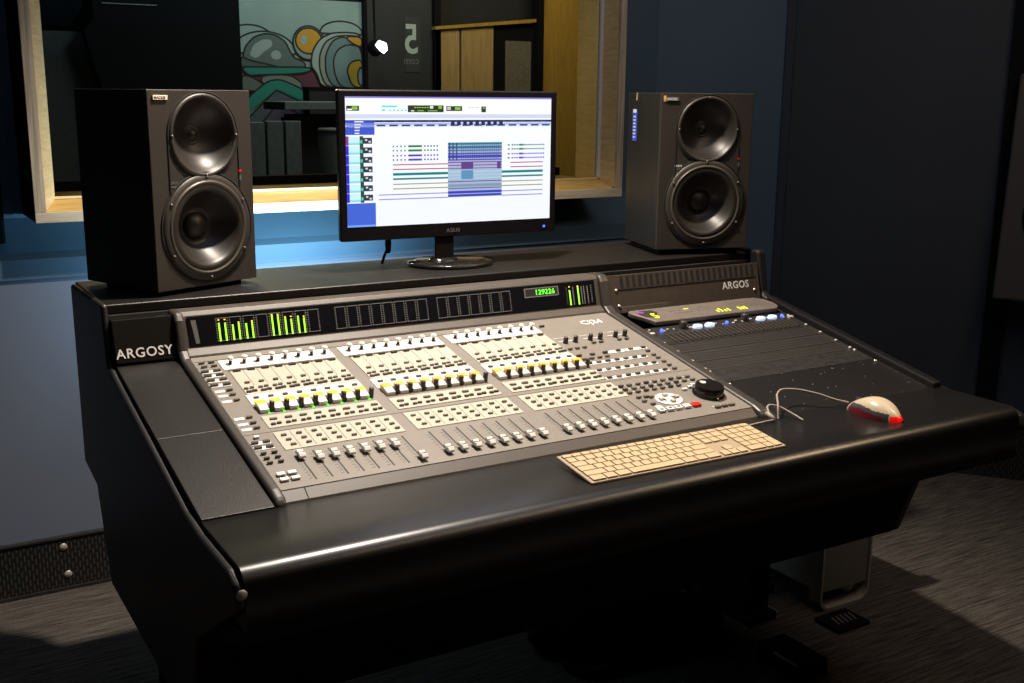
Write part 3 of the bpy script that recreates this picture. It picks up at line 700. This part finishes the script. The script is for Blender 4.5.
# upright slotted panel with the maker's lettering
t = thing('rack_vent_panel', 'upright brown-black rack panel with tall slots and silver lettering', 'rack panel', (1.03, .545, .872), (math.radians(76), 0, 0))
H_ = .083
MB().box((.004, -.012, -.004), (.491, H_, .0015)).build('panel', M_['racktop'], t, bevel=.001)
mb = MB()
for i in range(24):
    x = .040+i*.0185; mb.box((x, .050, .0015), (x+.0095, .079, .0019))
mb.build('vent_slots', M_['groove'], t)
MB().box((.03, .0455, .0015), (.48, .0475, .0028)).build('ridge', M_['rack'], t)
MB().box((.034, -.012, .0015), (.18, .004, .0045)).build('lower_ledge', M_['lip'], t, bevel=.001)
text('lettering', 'ARGOS', .0265, M_['txt'], t, (.363, .021, .0016), (0, 0, 0), sx=.98, space=1.1)
for x, y in ((.026, .045), (.030, .006), (.472, .012)): MB().lathe([(.0001, .003), (.004, .002), (.0045, 0)], 10, 0, Matrix.Translation((x, y, .0015))).build('screw', M_['steel'], t)

# ================================================================ KEYBOARD
kb = thing('keyboard', 'full size pale keyboard lying on the padded desk front', 'keyboard', (.6914, -.1328, .7590), (math.atan(.1174), 0, -.0162))
MB().box((-.215, -.057, -.002), (.215, .057, .0035)).build('case', M_['kb'], kb, bevel=.0025)
MB().box((-.19, .035, -.0085), (.19, .050, -.001)).build('riser', M_['kb'], kb)
u = .0190; X0 = -.2105; rows = [.0455, .0290, .0105, -.0080, -.0265, -.0450]; hts = [.0105, .0165, .0165, .0165, .0165, .0165]
keys = []
def rowk(x, widths, r, h=None):
    for w in widths: keys.append((x+w*u/2, rows[r], w*u-.0028, h or hts[r])); x += w*u
rowk(X0, [14.5/14]*14, 0); rowk(X0, [1]*13+[1.5], 1); rowk(X0, [1.5]+[1]*13, 2); rowk(X0, [1.75]+[1]*11+[1.75], 3); rowk(X0, [2.25]+[1]*10+[2.25], 4); rowk(X0, [1.5, 1.25, 1.5, 6, 1.5, 1.25, 1.5], 5)
XN = X0+14.5*u+.0055
rowk(XN, [1]*3, 0); rowk(XN, [1]*3, 1); rowk(XN, [1]*3, 2); rowk(XN+u, [1], 4); rowk(XN, [1]*3, 5)
XP = XN+3*u+.0055
for r in range(4): rowk(XP, [1]*4, r)
rowk(XP, [1]*3, 4); rowk(XP, [2, 1], 5); keys.append((XP+3.5*u, (rows[4]+rows[5])/2, u-.0028, .035))
kc = {}
for x, y, w, h in keys:
    key = (round(w, 4), round(h, 4))
    if key not in kc: kc[key] = o = MB().cb((0, 0, .0012), (w, h, .0026)).build('key', M_['key'], kb, bevel=.0009, seg=2)
    else: o = copy_obj(kc[key], kb)
    o.location = (x, y, .0040)
t = thing('keyboard_cable', 'short dark cable with plug between keyboard and console corner', 'cable', (0, 0, 0))
tube('cord', [(1.002, -.045, .765), (1.012, -.030, .775), (1.030, -.032, .774), (1.050, -.058, .762), (1.056, -.085, .7535)], .0022, M_['cable'], t)
MB().lathe([(.0001, 0), (.0048, .001), (.0052, .018), (.0030, .026), (.0001, .027)], 12, 0, Matrix.Translation((.999, -.064, .7575)) @ Matrix.Rotation(-1.25, 4, 'X')).build('plug', M_['cable'], t)
tube('lead', [(.880, -.080, .7535), (.93, -.062, .7535), (.975, -.060, .755), (.999, -.064, .757)], .0020, M_['cable'], t)

# ================================================================ MOUSE
mo = thing('computer_mouse', 'ivory computer mouse with a glowing red tail on the armrest', 'mouse', (1.213, -.125, .7515), (0, 0, math.radians(3)))
def mouse_mesh(zmin, zmax, grow=0., y0=-1, y1=1):
    vs = []; fs = []; N, Mm = 64, 56
    for i in range(N+1):
        t_ = i/N; y = -.064+.128*t_
        prof = max(0, math.sin(PI*min(1, max(0, t_)))**.5)
        wdt = (.031+.003*math.cos((t_-.25)*PI*1.2))*prof+grow
        hgt = (.045*math.sin(PI*(t_*.94+.03))**.75*(1-.28*t_))+grow
        for k in range(Mm+1):
            a_ = PI*k/Mm; ca, sa = math.cos(a_), math.sin(a_)
            x = wdt*math.copysign(abs(ca)**.75, ca); z = hgt*abs(sa)**.8
            vs.append((x, y, max(zmin, z)))
    for i in range(N):
        for k in range(Mm):
            q = i*(Mm+1)+k; fs.append((q, q+1, q+Mm+2, q+Mm+1))
    return vs, fs
vs, fs = mouse_mesh(0, 1)
def region(i, v):
    return 0
mb = MB()
for f in fs:
    c = [sum(vs[i][k] for i in f)/4 for k in range(3)]
    tail = c[1] < -.0545+.10*abs(c[0]) and c[2] < .013
    side = abs(c[0]) > .018 and c[2] < .017-.16*abs(c[1]-.012) and c[1] > -.040
    rim = abs(c[0]) > .014 and c[2] < .024-.13*abs(c[1]-.012) and c[1] > -.050
    m_ = 3 if tail else 2 if side else 1 if rim else 0
    mb.add([vs[i] for i in f], [(0, 1, 2, 3)], m_, True)
o = mb.build('shell', [M_['mouse'], M_['mgrey'], M_['mred'], M_['red']], mo)
bm = bmesh.new(); bm.from_mesh(o.data); bmesh.ops.remove_doubles(bm, verts=bm.verts, dist=1e-5); bmesh.ops.recalc_face_normals(bm, faces=bm.faces); bm.to_mesh(o.data); bm.free()
MB().lathe([(.0001, .007), (.006, .006), (.009, .003), (.010, 0)], 14, 0, Matrix.Translation((.002, -.056, .004)) @ Matrix.Diagonal((1.2, 1, 1.3, 1))).build('tail_light', M_['red'], mo)
MB().cb((0, .040, .0235), (.004, .012, .010)).build('scroll_wheel', M_['mgrey'], mo, bevel=.0015)
MB().box((-.020, -.045, -.0002), (.020, .045, .0015)).build('base', M_['slot'], mo)
tag(tube('mouse_cable', [(1.021, -.052, .752), (1.030, -.040, .775), (1.058, -.01, .793), (1.10, .000, .792), (1.15, -.02, .782), (1.19, -.048, .768), (1.210, -.060, .763)], .0022, M_['cable']), 'thin grey cable arching from the console corner to the mouse', 'cable')

# ================================================================ MONITOR
mr = math.radians(-3.13)
mn = thing('computer_monitor', 'black widescreen monitor showing an audio editing session on the desk shelf', 'monitor', (.7097, .7501, .975), (0, 0, -.0547))
MZ = .0715; MWd, MH = .565, .3434
MB().box((-MWd/2, 0, MZ), (MWd/2, .018, MZ+MH)).build('bezel', M_['bez'], mn, bevel=.004, seg=3)
MB().prism([(.018, MZ+.03), (.045, MZ+.06), (.05, MZ+.22), (.018, MZ+.30)], -.2, .2).build('rear_housing', M_['bez'], mn, bevel=.01)
# screen with windows of the session
sx0, sx1 = -.2655, .2655; sz0, sz1 = MZ+.0335, MZ+.0335+.2945
SW, SH = sx1-sx0, sz1-sz0
sm = MB(); smats = [M_['scr']]; skeys = {}
def sc_m(c, e=1.):
    k = (c, e)
    if k not in skeys:
        m = mat('screen_ink', (.01, .01, .01), .4, emit=c, estr=e); smats.append(m); skeys[k] = len(smats)-1
    return skeys[k]
slay = [0]
def sr(u0, v0, u1, v1, c, e=1., lay=1):
    """u from left, v from top, 0..1"""
    y = -.0006-lay*.00015
    sm.add([(sx0+u0*SW, y, sz1-v1*SH), (sx0+u1*SW, y, sz1-v1*SH), (sx0+u1*SW, y, sz1-v0*SH), (sx0+u0*SW, y, sz1-v0*SH)], [(0, 1, 2, 3)], sc_m(c, e))
sm.add([(sx0, -.0006, sz0), (sx1, -.0006, sz0), (sx1, -.0006, sz1), (sx0, -.0006, sz1)], [(0, 1, 2, 3)], 0)
DG = (.01, .03, .005); GN = (.25, .55, .06); CY = (.10, .75, .85); BL = (.02, .05, .42); NV = (.01, .015, .08); LB = (.42, .50, .78)
sr(0, 0, 1, .012, (.25, .22, .75)); 
sr(.005, .07, .062, .108, DG); sr(.03, .075, .055, .10, GN, 1, 2); sr(.008, .092, .03, .104, (.9, .9, .9), 1, 2)
sr(.165, .068, .235, .080, CY); sr(.165, .095, .18, .108, CY)
for i in range(5): sr(.198+i*.018, .098, .208+i*.018, .108, CY)
sr(.285, .065, .455, .118, DG)
for i in range(7): sr(.315+i*.012, .078, .324+i*.012, .086, GN, 1, 2)
sr(.39, .070, .405, .09, (.8, .85, 1.), 1, 2); sr(.43, .070, .447, .092, GN, 1, 2); sr(.30, .103, .315, .112, (.8, .8, .8), 1, 2); sr(.33, .103, .36, .110, GN, 1, 2); sr(.38, .103, .425, .110, GN, 1, 2)
sr(.468, .070, .545, .108, DG); sr(.472, .075, .49, .10, (.6, .6, .6), 1, 2); sr(.51, .078, .537, .10, GN, 1, 2)
for i in range(4): sr(.578+i*.014, .078, .584+i*.014, .083, (.3, .3, .35))
sr(.640, .072, .663, .118, DG); sr(.647, .08, .658, .09, GN, 1, 2)
sr(0, .134, 1, .165, (.66, .72, .86)); sr(0, .178, 1, .195, BL, .6); sr(0, .20, 1, .215, LB); sr(.0, .215, 1, .232, (.74, .82, .95))
for i in range(17): sr(.135+i*.052, .178, .165+i*.052, .195, NV, 1, 2); 
for i in range(15): sr(.14+i*.058, .213, .180+i*.058, .226, (.02, .04, .25), 1, 2)
for i in range(9): sr(.49+i*.03, .186, .508+i*.03, .222, NV, 1, 3)
sr(0, .178, .13, .29, (.04, .09, .62)); 
for i, w in enumerate((.05, .035, .03, .028, .026)): sr(.04, .185+i*.022, .04+w*.8, .195+i*.022, (.8, .85, 1.), 1, 3)
# track list
for i in range(7):
    v = .30+i*.073
    sr(0, v, .012, v+.07, (.02, .01, .75) if i else (.3, .02, .3))
    sr(.012, v+.004, .062, v+.066, (.62, .92, .97), 1, 1); sr(.012, v+.05, .062, v+.066, (.25, .75, .85), 1, 2)
    sr(.062, v, .078, v+.073, (.02, .06, .06)); sr(.064, v+.03, .074, v+.055, (.1, .6, .4), 1, 2)
    sr(.078, v+.012, .118, v+.058, (.015, .03, .08)); sr(.086, v+.022, .096, v+.036, (.7, .75, .6), 1, 2); sr(.102, v+.036, .112, v+.05, (.7, .75, .6), 1, 2)
sr(0, .815, .13, .985, (.05, .13, .68)); sr(0, .985, .13, 1., (.2, .4, 1.))
# clips
GRN = (.01, .22, .07); VIO = (.10, .05, .55); RED = (.45, .04, .10); TL = (.0, .22, .24); OL = (.30, .30, .08); LV = (.28, .25, .70)
for v, c in ((.375, GRN), (.408, GRN), (.447, VIO), (.480, VIO)):
    for i in range(4): sr(.212+i*.018, v, .219+i*.018, v+.012, c)
    sr(.285, v-.002, .350, v+.014, c)
    for i in range(5): sr(.360+i*.015, v, .368+i*.015, v+.012, c)
    sr(.775, v, .785, v+.012, c)
    for i in range(14): sr(.795+i*.0125, v, .803+i*.0125, v+.012, c)
    sr(.835, v-.002, .855, v+.014, c)
for v, c, u0, u1 in ((.520, RED, .212, .96), (.556, RED, .212, .96), (.588, TL, .212, .96), (.594, TL, .212, .96), (.628, TL, .212, .96), (.672, OL, .212, .96), (.708, OL, .212, .96), (.752, LV, .145, .96), (.788, LV, .145, .96)):
    h = .014 if c == TL else .008
    sr(u0, v, .475, v+h, c)
    sr(.745 if c != RED else .79, v, u1, v+h, c)
# selected block
sr(.475, .355, .745, .795, (.45, .52, .75), .9, 1)
for i, (v0, v1, c) in enumerate([(.36, .375, TL), (.385, .405, (.03, .18, .30)), (.415, .425, TL), (.44, .452, VIO), (.458, .480, (.05, .05, .45)), (.490, .500, VIO), (.51, .518, (.2, .06, .3)), (.535, .542, (.2, .06, .3)), (.560, .566, (.2, .06, .3)), (.580, .60, (.40, .62, .75)), (.61, .625, (.40, .62, .75)), (.635, .65, (.40, .62, .75)), (.665, .672, (.06, .08, .25)), (.690, .712, (.22, .32, .45)), (.72, .727, (.06, .08, .3)), (.745, .765, (.03, .05, .50)), (.772, .79, (.03, .05, .50))]): sr(.475, v0, .745, v1, c, 1, 2)
for u_ in (.48, .497, .515): sr(u_, .358, u_+.006, .498, (.02, .05, .25), 1, 3)
for i in range(18): sr(.54+i*.011, .358, .5425+i*.011, .498, (.04, .10, .35), 1, 3)
sr(.54, .51, .60, .57, (.12, .05, .25), 1, 3); sr(.72, .51, .74, .57, (.12, .05, .25), 1, 3); sr(.54, .58, .60, .65, (.1, .3, .5), 1, 3)
sm.build('screen', smats, mn)
text('lettering', 'ASUS', .013, M_['txtd'], mn, (-.018, -.0004, MZ+.011), (PI/2, 0, 0), ext=.0002, sx=1.15, space=1.1)
MB().cb((.250, -.0006, MZ+.014), (.0055, .001, .0055)).build('power_light', M_['bdot'], mn)
MB().box((-.045, .004, .012), (.005, .022, MZ+.03)).build('stand_neck', M_['gloss'], mn, bevel=.004)
st = MB().lathe([(.0001, .013), (.085, .0125), (.104, .010), (.108, .006), (.106, 0)], 48, 0, Matrix.Translation((.005, .028, 0)) @ Matrix.Diagonal((1, .88, 1, 1))); st.build('stand_base', M_['gloss'], mn)
MB().lathe([(.040, .013), (.034, .020), (.0001, .022)], 24, 0, Matrix.Translation((-.018, .018, 0)) @ Matrix.Diagonal((1, .6, 1, 1))).build('stand_collar', M_['gloss'], mn)
tag(tube('video_cable', [(.574, .825, 1.09), (.574, .822, 1.03), (.566, .828, 1.005), (.562, .84, .979)], .0035, M_['knobd']), 'black video cable hanging below the monitor left of its stand', 'cable')
o = MB().lathe([(.0001, 0), (.006, .002), (.008, .022), (.0075, .034), (.0001, .035)], 12, 0, Matrix.Translation((.571, .822, 1.005)))
o = o.build('plug', M_['knobd'], bpy.data.objects['video_cable'])

# ================================================================ SPEAKERS
def speaker(loc, rz, label, depth=.247, chamfer=0):
    t = thing('studio_monitor_speaker', label, 'speaker', loc, (0, 0, rz), 'studio speakers on the desk shelf')
    cab = MB().box((-.127, .012, 0), (.127, depth, .40)).build('cabinet', M_['spkside'], t)
    baf = MB().box((-.127, 0, 0), (.127, .0125, .40)).build('baffle', M_['spk'], t)
    cut = MB()
    for cx, cz, rr_ in ((.003, .309, .0795), (.003, .121, .0965)):
        R0 = Matrix.Translation((cx, -.02, cz)) @ Matrix.Rotation(-PI/2, 4, 'X')
        cut.lathe([(.00001, 0), (rr_, 0), (rr_, .10), (.00001, .10)], 48, 0, R0, smooth=False)
    cutter = cut.build('cutter', M_['spk'], t)
    bmc = bmesh.new(); bmc.from_mesh(cutter.data); bmesh.ops.remove_doubles(bmc, verts=bmc.verts, dist=.0002); bmesh.ops.recalc_face_normals(bmc, faces=bmc.faces); bmc.to_mesh(cutter.data); bmc.free()
    for ob in (cab, baf):
        md = ob.modifiers.new('cut', 'BOOLEAN'); md.object = cutter; md.operation = 'DIFFERENCE'; md.solver = 'EXACT'
    bpy.context.view_layer.update(); dg_ = bpy.context.evaluated_depsgraph_get()
    new = [(ob, bpy.data.meshes.new_from_object(ob.evaluated_get(dg_))) for ob in (cab, baf)]
    for ob, me_ in new: ob.modifiers.clear(); ob.data = me_
    bpy.data.objects.remove(cutter)
    for ob in (cab, baf):
        b_ = ob.modifiers.new('bevel', 'BEVEL'); b_.width = .0015; b_.segments = 2; b_.limit_method = 'ANGLE'; b_.angle_limit = .9
    RX = Matrix.Rotation(PI/2, 4, 'X')      # local z -> -y
    def drv(name, cx, cz, prof, mis, mats, par=t):
        return MB().lathe(prof, 48, 0, Matrix.Translation((cx, 0, cz)) @ RX, mis=mis).build(name, mats, par)
    # recessed surround plate
    mb = MB()
    mb.lathe([(.0885, .0004), (.0885, .0022), (.086, .0022), (.086, .0004)], 48, 0, Matrix.Translation((.003, 0, .309)) @ RX)
    mb.lathe([(.115, .0004), (.115, .0022), (.112, .0022), (.112, .0004)], 48, 0, Matrix.Translation((.003, 0, .121)) @ RX)
    for s in (-1, 1): mb.cb((.003+s*.0872, -.0012, .25), (.0024, .002, .12))
    mb.build('baffle_groove', M_['groove'], t)
    # tweeter waveguide (profile stands slightly proud then sinks)
    tw = drv('tweeter', .003, .309, [(.085, .0006), (.083, .0042), (.0785, .0048), (.076, .003), (.070, -.007), (.058, -.020), (.044, -.030), (.032, -.036), (.022, -.039), (.019, -.040), (.018, -.036), (.0165, -.036), (.0155, -.041), (.012, -.034), (.006, -.030), (.0001, -.029)], [0, 0, 0, 1, 1, 1, 1, 1, 1, 1, 0, 1, 1, 1, 1], [M_['spk'], M_['cone']])
    wf = drv('woofer', .003, .121, [(.111, .0006), (.109, .004), (.100, .0048), (.0965, .0048), (.0960, .0065), (.0925, .0072), (.0905, .004), (.088, .0045), (.082, .0065), (.076, .003), (.072, -.003), (.055, -.024), (.040, -.038), (.030, -.046), (.0295, -.044), (.026, -.036), (.016, -.030), (.0001, -.028)], [0, 0, 0, 1, 1, 1, 2, 2, 2, 2, 2, 2, 2, 2, 2, 2, 2], [M_['spk'], M_['ring'], M_['cone']])
    for k in range(6):
        a_ = math.radians(30+60*k)
        MB().lathe([(.0001, .003), (.003, .0025), (.0035, 0)], 10, 0, Matrix.Translation((.003+.104*math.cos(a_), -.0045, .121+.104*math.sin(a_))) @ RX).build('screw', M_['ring'], wf)
    for k in range(4):
        a_ = math.radians(90*k)
        MB().lathe([(.0001, .003), (.0025, .0025), (.003, 0)], 10, 0, Matrix.Translation((.003+.080*math.cos(a_), -.0045, .309+.080*math.sin(a_))) @ RX).build('screw', M_['ring'], tw)
    return t
CUT = None
sp1 = speaker((.1013, .6921, .9851), .3913, 'black two-way studio speaker left of the monitor with a pale badge')
sp2 = speaker((1.3839, .6291, .9896), -.2917, 'black two-way studio speaker right of the monitor with a blue side sticker')
badge = mat('badge_pale', (.75, .68, .55), .4)
# holes for drivers: cut baffle + cabinet with recess so the cones can sink
for t in (sp1, sp2):
    for ch in list(t.children):
        if ch.name.split('.')[0] in ('baffle', 'cabinet'):
            # replace boxes by frames: front skin rebuilt as ring polygons around the driver openings
            pass
for t, b in ((sp1, badge), (sp2, M_['txtd'])):
    pl = MB().cb((-.098, -.002, .3845), (.034, .003, .009)).build('badge', b, t, bevel=.0006)
    text('lettering', 'MACKIE', .0075, M_['knobd'] if t is sp1 else M_['txt'], t, (-.113, -.0037, .3818), (PI/2, 0, 0), ext=.0001, sx=1.0)
    text('lettering', 'HR824', .0075, M_['txtd'] if t is sp1 else M_['txt'], t, (-.086, -.0005, .214), (PI/2, 0, 0), ext=.0002)
    MB().cb((-.073, -.0008, .2085), (.027, .0006, .0025)).build('badge_line', M_['txtd'], t)
    MB().cb((.092, -.0012, .234), (.007, .002, .0035)).build('red_light', M_['red' if t is sp1 else 'rednotlit'], t)
    MB().cb((.092, -.0012, .219), (.006, .002, .010)).build('switch', M_['txtd'], t, bevel=.0005)
MB().box((-.10, .02, -.0101), (.10, .22, -.0002)).build('isolation_pad', M_['groove'], sp1)
MB().box((-.11, .02, -.0146), (.11, .24, -.0002)).build('isolation_pad', M_['groove'], sp2)
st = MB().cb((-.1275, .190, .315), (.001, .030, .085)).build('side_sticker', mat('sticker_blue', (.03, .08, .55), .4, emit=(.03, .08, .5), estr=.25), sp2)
mb = MB()
for i in range(7): mb.cb((-.1282, .190, .283+i*.009), (.0003, .018, .004))
mb.cb((-.1282, .190, .352), (.0003, .026, .009)); mb.build('sticker_print', M_['pale'], st)
mb = MB().cb((-.1185, -.0012, .386), (.006, .001, .014)).cb((-.115, -.0012, .381), (.012, .001, .005)); mb.build('orange_tab', mat('tab_orange', (.75, .38, .12), .5), sp2)
MB().cb((-.1276, .178, .390), (.001, .006, .020)).build('cream_tab', M_['key'], sp2)

# far right big speaker
fs_ = thing('large_wall_speaker', 'big grey-brown loudspeaker at the right edge hung against the dark wall', 'speaker', (2.98, .60, .70), (math.radians(-9), 0, math.radians(-62)))
MB().box((-.24, 0, 0), (.24, .30, .78)).build('cabinet', mat('big_speaker', (.040, .036, .032), .6), fs_, bevel=.008)
MB().lathe([(.175, 0), (.175, .006), (.16, .007), (.12, .003), (.05, .001), (.0001, .004)], 40, 0, Matrix.Translation((0, 0, .30)) @ Matrix.Rotation(PI/2, 4, 'X')).build('woofer', M_['dark'], fs_)
MB().lathe([(.06, 0), (.06, .005), (.05, .006), (.0001, .002)], 30, 0, Matrix.Translation((0, 0, .64)) @ Matrix.Rotation(PI/2, 4, 'X')).build('tweeter', M_['dark'], fs_)
MB().box((-.03, .30, .3), (.03, .42, .36)).build('bracket', M_['dark'], fs_)

# ================================================================ UNDER THE DESK
mc = thing('computer_tower', 'silver-grey computer tower with perforated front standing on the floor', 'computer', (1.735, .366, 0), (0, 0, 0))
MB().box((-.088, .012, .052), (.088, .46, .46)).build('case', M_['alu'], mc, bevel=.004)
MB().box((-.086, .006, .055), (.086, .0125, .455)).build('front_mesh', M_['mesh'], mc)
def loop(y0, y1, name):
    out = []; r_ = .035; w_, z0, z1 = .095, .0, .511
    for cx, cz, a0 in ((w_-r_, z1-r_, 0), (-w_+r_, z1-r_, 90), (-w_+r_, z0+r_, 180), (w_-r_, z0+r_, 270)):
        for k in range(7):
            a_ = math.radians(a0+15*k); out.append((cx+r_*math.cos(a_), cz+r_*math.sin(a_)))
    inn = [(x*.935, (z-.2555)*.975+.2555) for x, z in out]
    n = len(out); mb = MB()
    vs = [(x, y0, z) for x, z in out]+[(x, y0, z) for x, z in inn]+[(x, y1, z) for x, z in out]+[(x, y1, z) for x, z in inn]
    fs = []
    for i in range(n):
        j_ = (i+1) % n; fs += [(i, j_, n+j_, n+i), (2*n+i, 3*n+i, 3*n+j_, 2*n+j_), (i, 2*n+i, 2*n+j_, j_), (n+i, n+j_, 3*n+j_, 3*n+i)]
    mb.add(vs, fs); return mb.build(name, M_['alu'], mc)
loop(0, .045, 'front_frame'); loop(.42, .472, 'rear_frame')
for k, z in enumerate((.31, .285, .262, .240, .222)): MB().cb((-.066, .004, z), (.013, .004, .010 if k < 4 else .006)).build('port', M_['txtd'], mc, bevel=.001)
MB().box((-.086, .010, .052), (.086, .03, .0545)).build('lower_edge', M_['alu'], mc)

bg = thing('shoulder_bag', 'black soft bag slumped on the carpet under the desk', 'bag', (1.06, .52, 0))
def sack(name, c, s, par, seed):
    bm = bmesh.new(); bmesh.ops.create_icosphere(bm, subdivisions=4, radius=1)
    for v in bm.verts:
        n_ = noise.noise(v.co*1.6+Vector((seed, 0, 0)))*.22+noise.noise(v.co*4+Vector((0, seed, 0)))*.07
        v.co *= 1+n_; v.co = Vector((c[0]+v.co.x*s[0], c[1]+v.co.y*s[1], max(0.001, c[2]+v.co.z*s[2])))
    me = bpy.data.meshes.new(name); bm.to_mesh(me); bm.free(); me.materials.append(M_['cloth'])
    for p_ in me.polygons: p_.use_smooth = True
    o = bpy.data.objects.new(name, me); C.objects.link(o); o.parent = par; return o
sack('bag_body', (.05, .02, .06), (.17, .11, .10), bg, 2); sack('side_pocket', (.20, -.06, .035), (.09, .08, .07), bg, 5); sack('flap', (-.12, .05, .04), (.10, .09, .06), bg, 9)
tube('strap', [(-.15, 0, .01), (-.19, -.09, .012), (-.08, -.14, .012), (.05, -.12, .02), (.10, -.06, .09)], .009, M_['cloth'], bg)
pu = thing('power_unit', 'low black box with pale stripes on the carpet before the computer tower', 'power unit', (1.645, .290, 0), (0, 0, 0))
MB().box((-.055, -.04, 0), (.065, .05, .012)).build('case', M_['under'], pu, bevel=.004)
mb = MB()
for i in range(5): mb.add([(-.03+i*.016, -.015, .0125), (-.024+i*.016, -.015, .0125), (-.012+i*.016, .025, .0125), (-.018+i*.016, .025, .0125)], [(0, 1, 2, 3)])
mb.build('vent_stripe', M_['txtd'], pu)
fb = thing('footrest_bar', 'black floor box with a thin steel edge left of the computer tower', 'floor box', (1.33, .17, 0))
MB().box((-.02, -.06, 0), (.07, .09, .05)).build('case', M_['under'], fb, bevel=.003)
MB().box((-.0225, -.05, .045), (-.0205, .03, .051)).build('steel_edge', M_['alu'], fb)
tag(MB().box((1.54, .52, 0), (1.62, .70, .03)).build('power_strip', M_['deskblk'], bevel=.003), 'black power strip with a pale switch beside the desk foot', 'power strip')
MB().cb((1.56, .57, .031), (.012, .05, .004)).build('switch', M_['txtd'], bpy.data.objects['power_strip'])

# ceiling lamp that throws the key light
lp = thing('ceiling_spot_lamp', 'black ceiling spotlight above the desk', 'lamp', (.66, .48, 2.56))
MB().lathe([(.055, .0), (.055, .14), (.0001, .14)], 24).build('lamp_housing', M_['dark'], lp)
MB().lathe([(.012, .14), (.012, .19), (.0001, .19)], 12).build('lamp_stem', M_['dark'], lp)

# ================================================================ LIGHT
def spot(loc, target, power, col, size, blend, rad):
    l = bpy.data.lights.new('spot', 'SPOT'); l.energy = power; l.color = col; l.spot_size = math.radians(size); l.spot_blend = blend; l.shadow_soft_size = rad
    o = bpy.data.objects.new('spot_light', l); C.objects.link(o); o.location = loc
    o.rotation_euler = (Vector(target)-Vector(loc)).to_track_quat('-Z', 'Y').to_euler(); return o
def area(loc, target, power, col, sx, sy):
    l = bpy.data.lights.new('area', 'AREA'); l.energy = power; l.color = col; l.shape = 'RECTANGLE'; l.size = sx; l.size_y = sy
    o = bpy.data.objects.new('area_light', l); C.objects.link(o); o.location = loc
    o.rotation_euler = (Vector(target)-Vector(loc)).to_track_quat('-Z', 'Y').to_euler(); return o
KEY = spot((.66, .48, 2.54), (.48, .45, 0), 310, (1., .865, .72), 104, .9, .035)
FRONT = area((1.75, -.70, 2.64), (1.1, .1, .8), 11.5, (1., .70, .44), 2.5, .08)
SIDE = spot((2.55, -.70, 2.45), (.55, -.1, .85), 70, (1., .72, .46), 50, .9, .08)
AMB = area((.9, .2, 2.72), (.9, .2, 0), 11, (.66, .78, 1.), 2.6, 2.2)  # unseen soft overhead light added for the room's ambient level
# cool fill light added behind the monitor for the blue wall wash, source unclear
COOL_FILL = spot((.58, 1.04, 1.0), (.50, 1.70, 1.03), 52, (.42, .76, 1.), 122, 1., .03)
LIVE1 = area((2.6, 3.2, 2.6), (3.0, 4.2, 1.2), 15, (1., .80, .48), .6, .6)
LIVE2 = area((1.5, 3.3, 2.6), (1.6, 4.2, 1.4), 9, (.85, 1., .95), .5, .5)
SILL = spot((.5, 2.7, 2.1), (.95, 1.6, 1.15), 28, (1., .78, .40), 80, .5, .1)

w = bpy.data.worlds.new('world'); bpy.context.scene.world = w; w.use_nodes = True
w.node_tree.nodes['Background'].inputs[0].default_value = (.3, .4, .7, 1); w.node_tree.nodes['Background'].inputs[1].default_value = .02

# ================================================================ CAMERA
cam = bpy.data.cameras.new('camera'); co = bpy.data.objects.new('camera', cam); C.objects.link(co)
yaw, pit, rol = .5384, .2188, .0093
fw = Vector((math.sin(yaw)*math.cos(pit), math.cos(yaw)*math.cos(pit), -math.sin(pit))); r = Vector((math.cos(yaw), -math.sin(yaw), 0)); u_ = r.cross(fw)
Rr = math.cos(rol)*r+math.sin(rol)*u_; Uu = -math.sin(rol)*r+math.cos(rol)*u_
m4 = Matrix(((Rr.x, Uu.x, -fw.x, -.5316), (Rr.y, Uu.y, -fw.y, -1.6097), (Rr.z, Uu.z, -fw.z, 1.3806), (0, 0, 0, 1)))
co.matrix_world = m4
cam.sensor_width = 36; cam.lens = 1108.556/1024*36; cam.clip_start = .05
sc_ = bpy.context.scene; sc_.camera = co
sc_.view_settings.view_transform = 'Standard'; sc_.view_settings.look = 'None'; sc_.view_settings.exposure = 0

# every curve and lettering becomes a real mesh object
bpy.context.view_layer.update(); dg_ = bpy.context.evaluated_depsgraph_get()
for ob in [o_ for o_ in C.objects if o_.type in ('CURVE', 'FONT')]:
    me_ = bpy.data.meshes.new_from_object(ob.evaluated_get(dg_)); nm = ob.name
    n_ = bpy.data.objects.new(nm+'_', me_); C.objects.link(n_); n_.parent = ob.parent; n_.matrix_basis = ob.matrix_basis.copy()
    for k_ in ('label', 'category', 'group', 'kind'):
        if k_ in ob: n_[k_] = ob[k_]
    for ch in list(ob.children): mb_ = ch.matrix_basis.copy(); ch.parent = n_; ch.matrix_basis = mb_
    bpy.data.objects.remove(ob); n_.name = nm
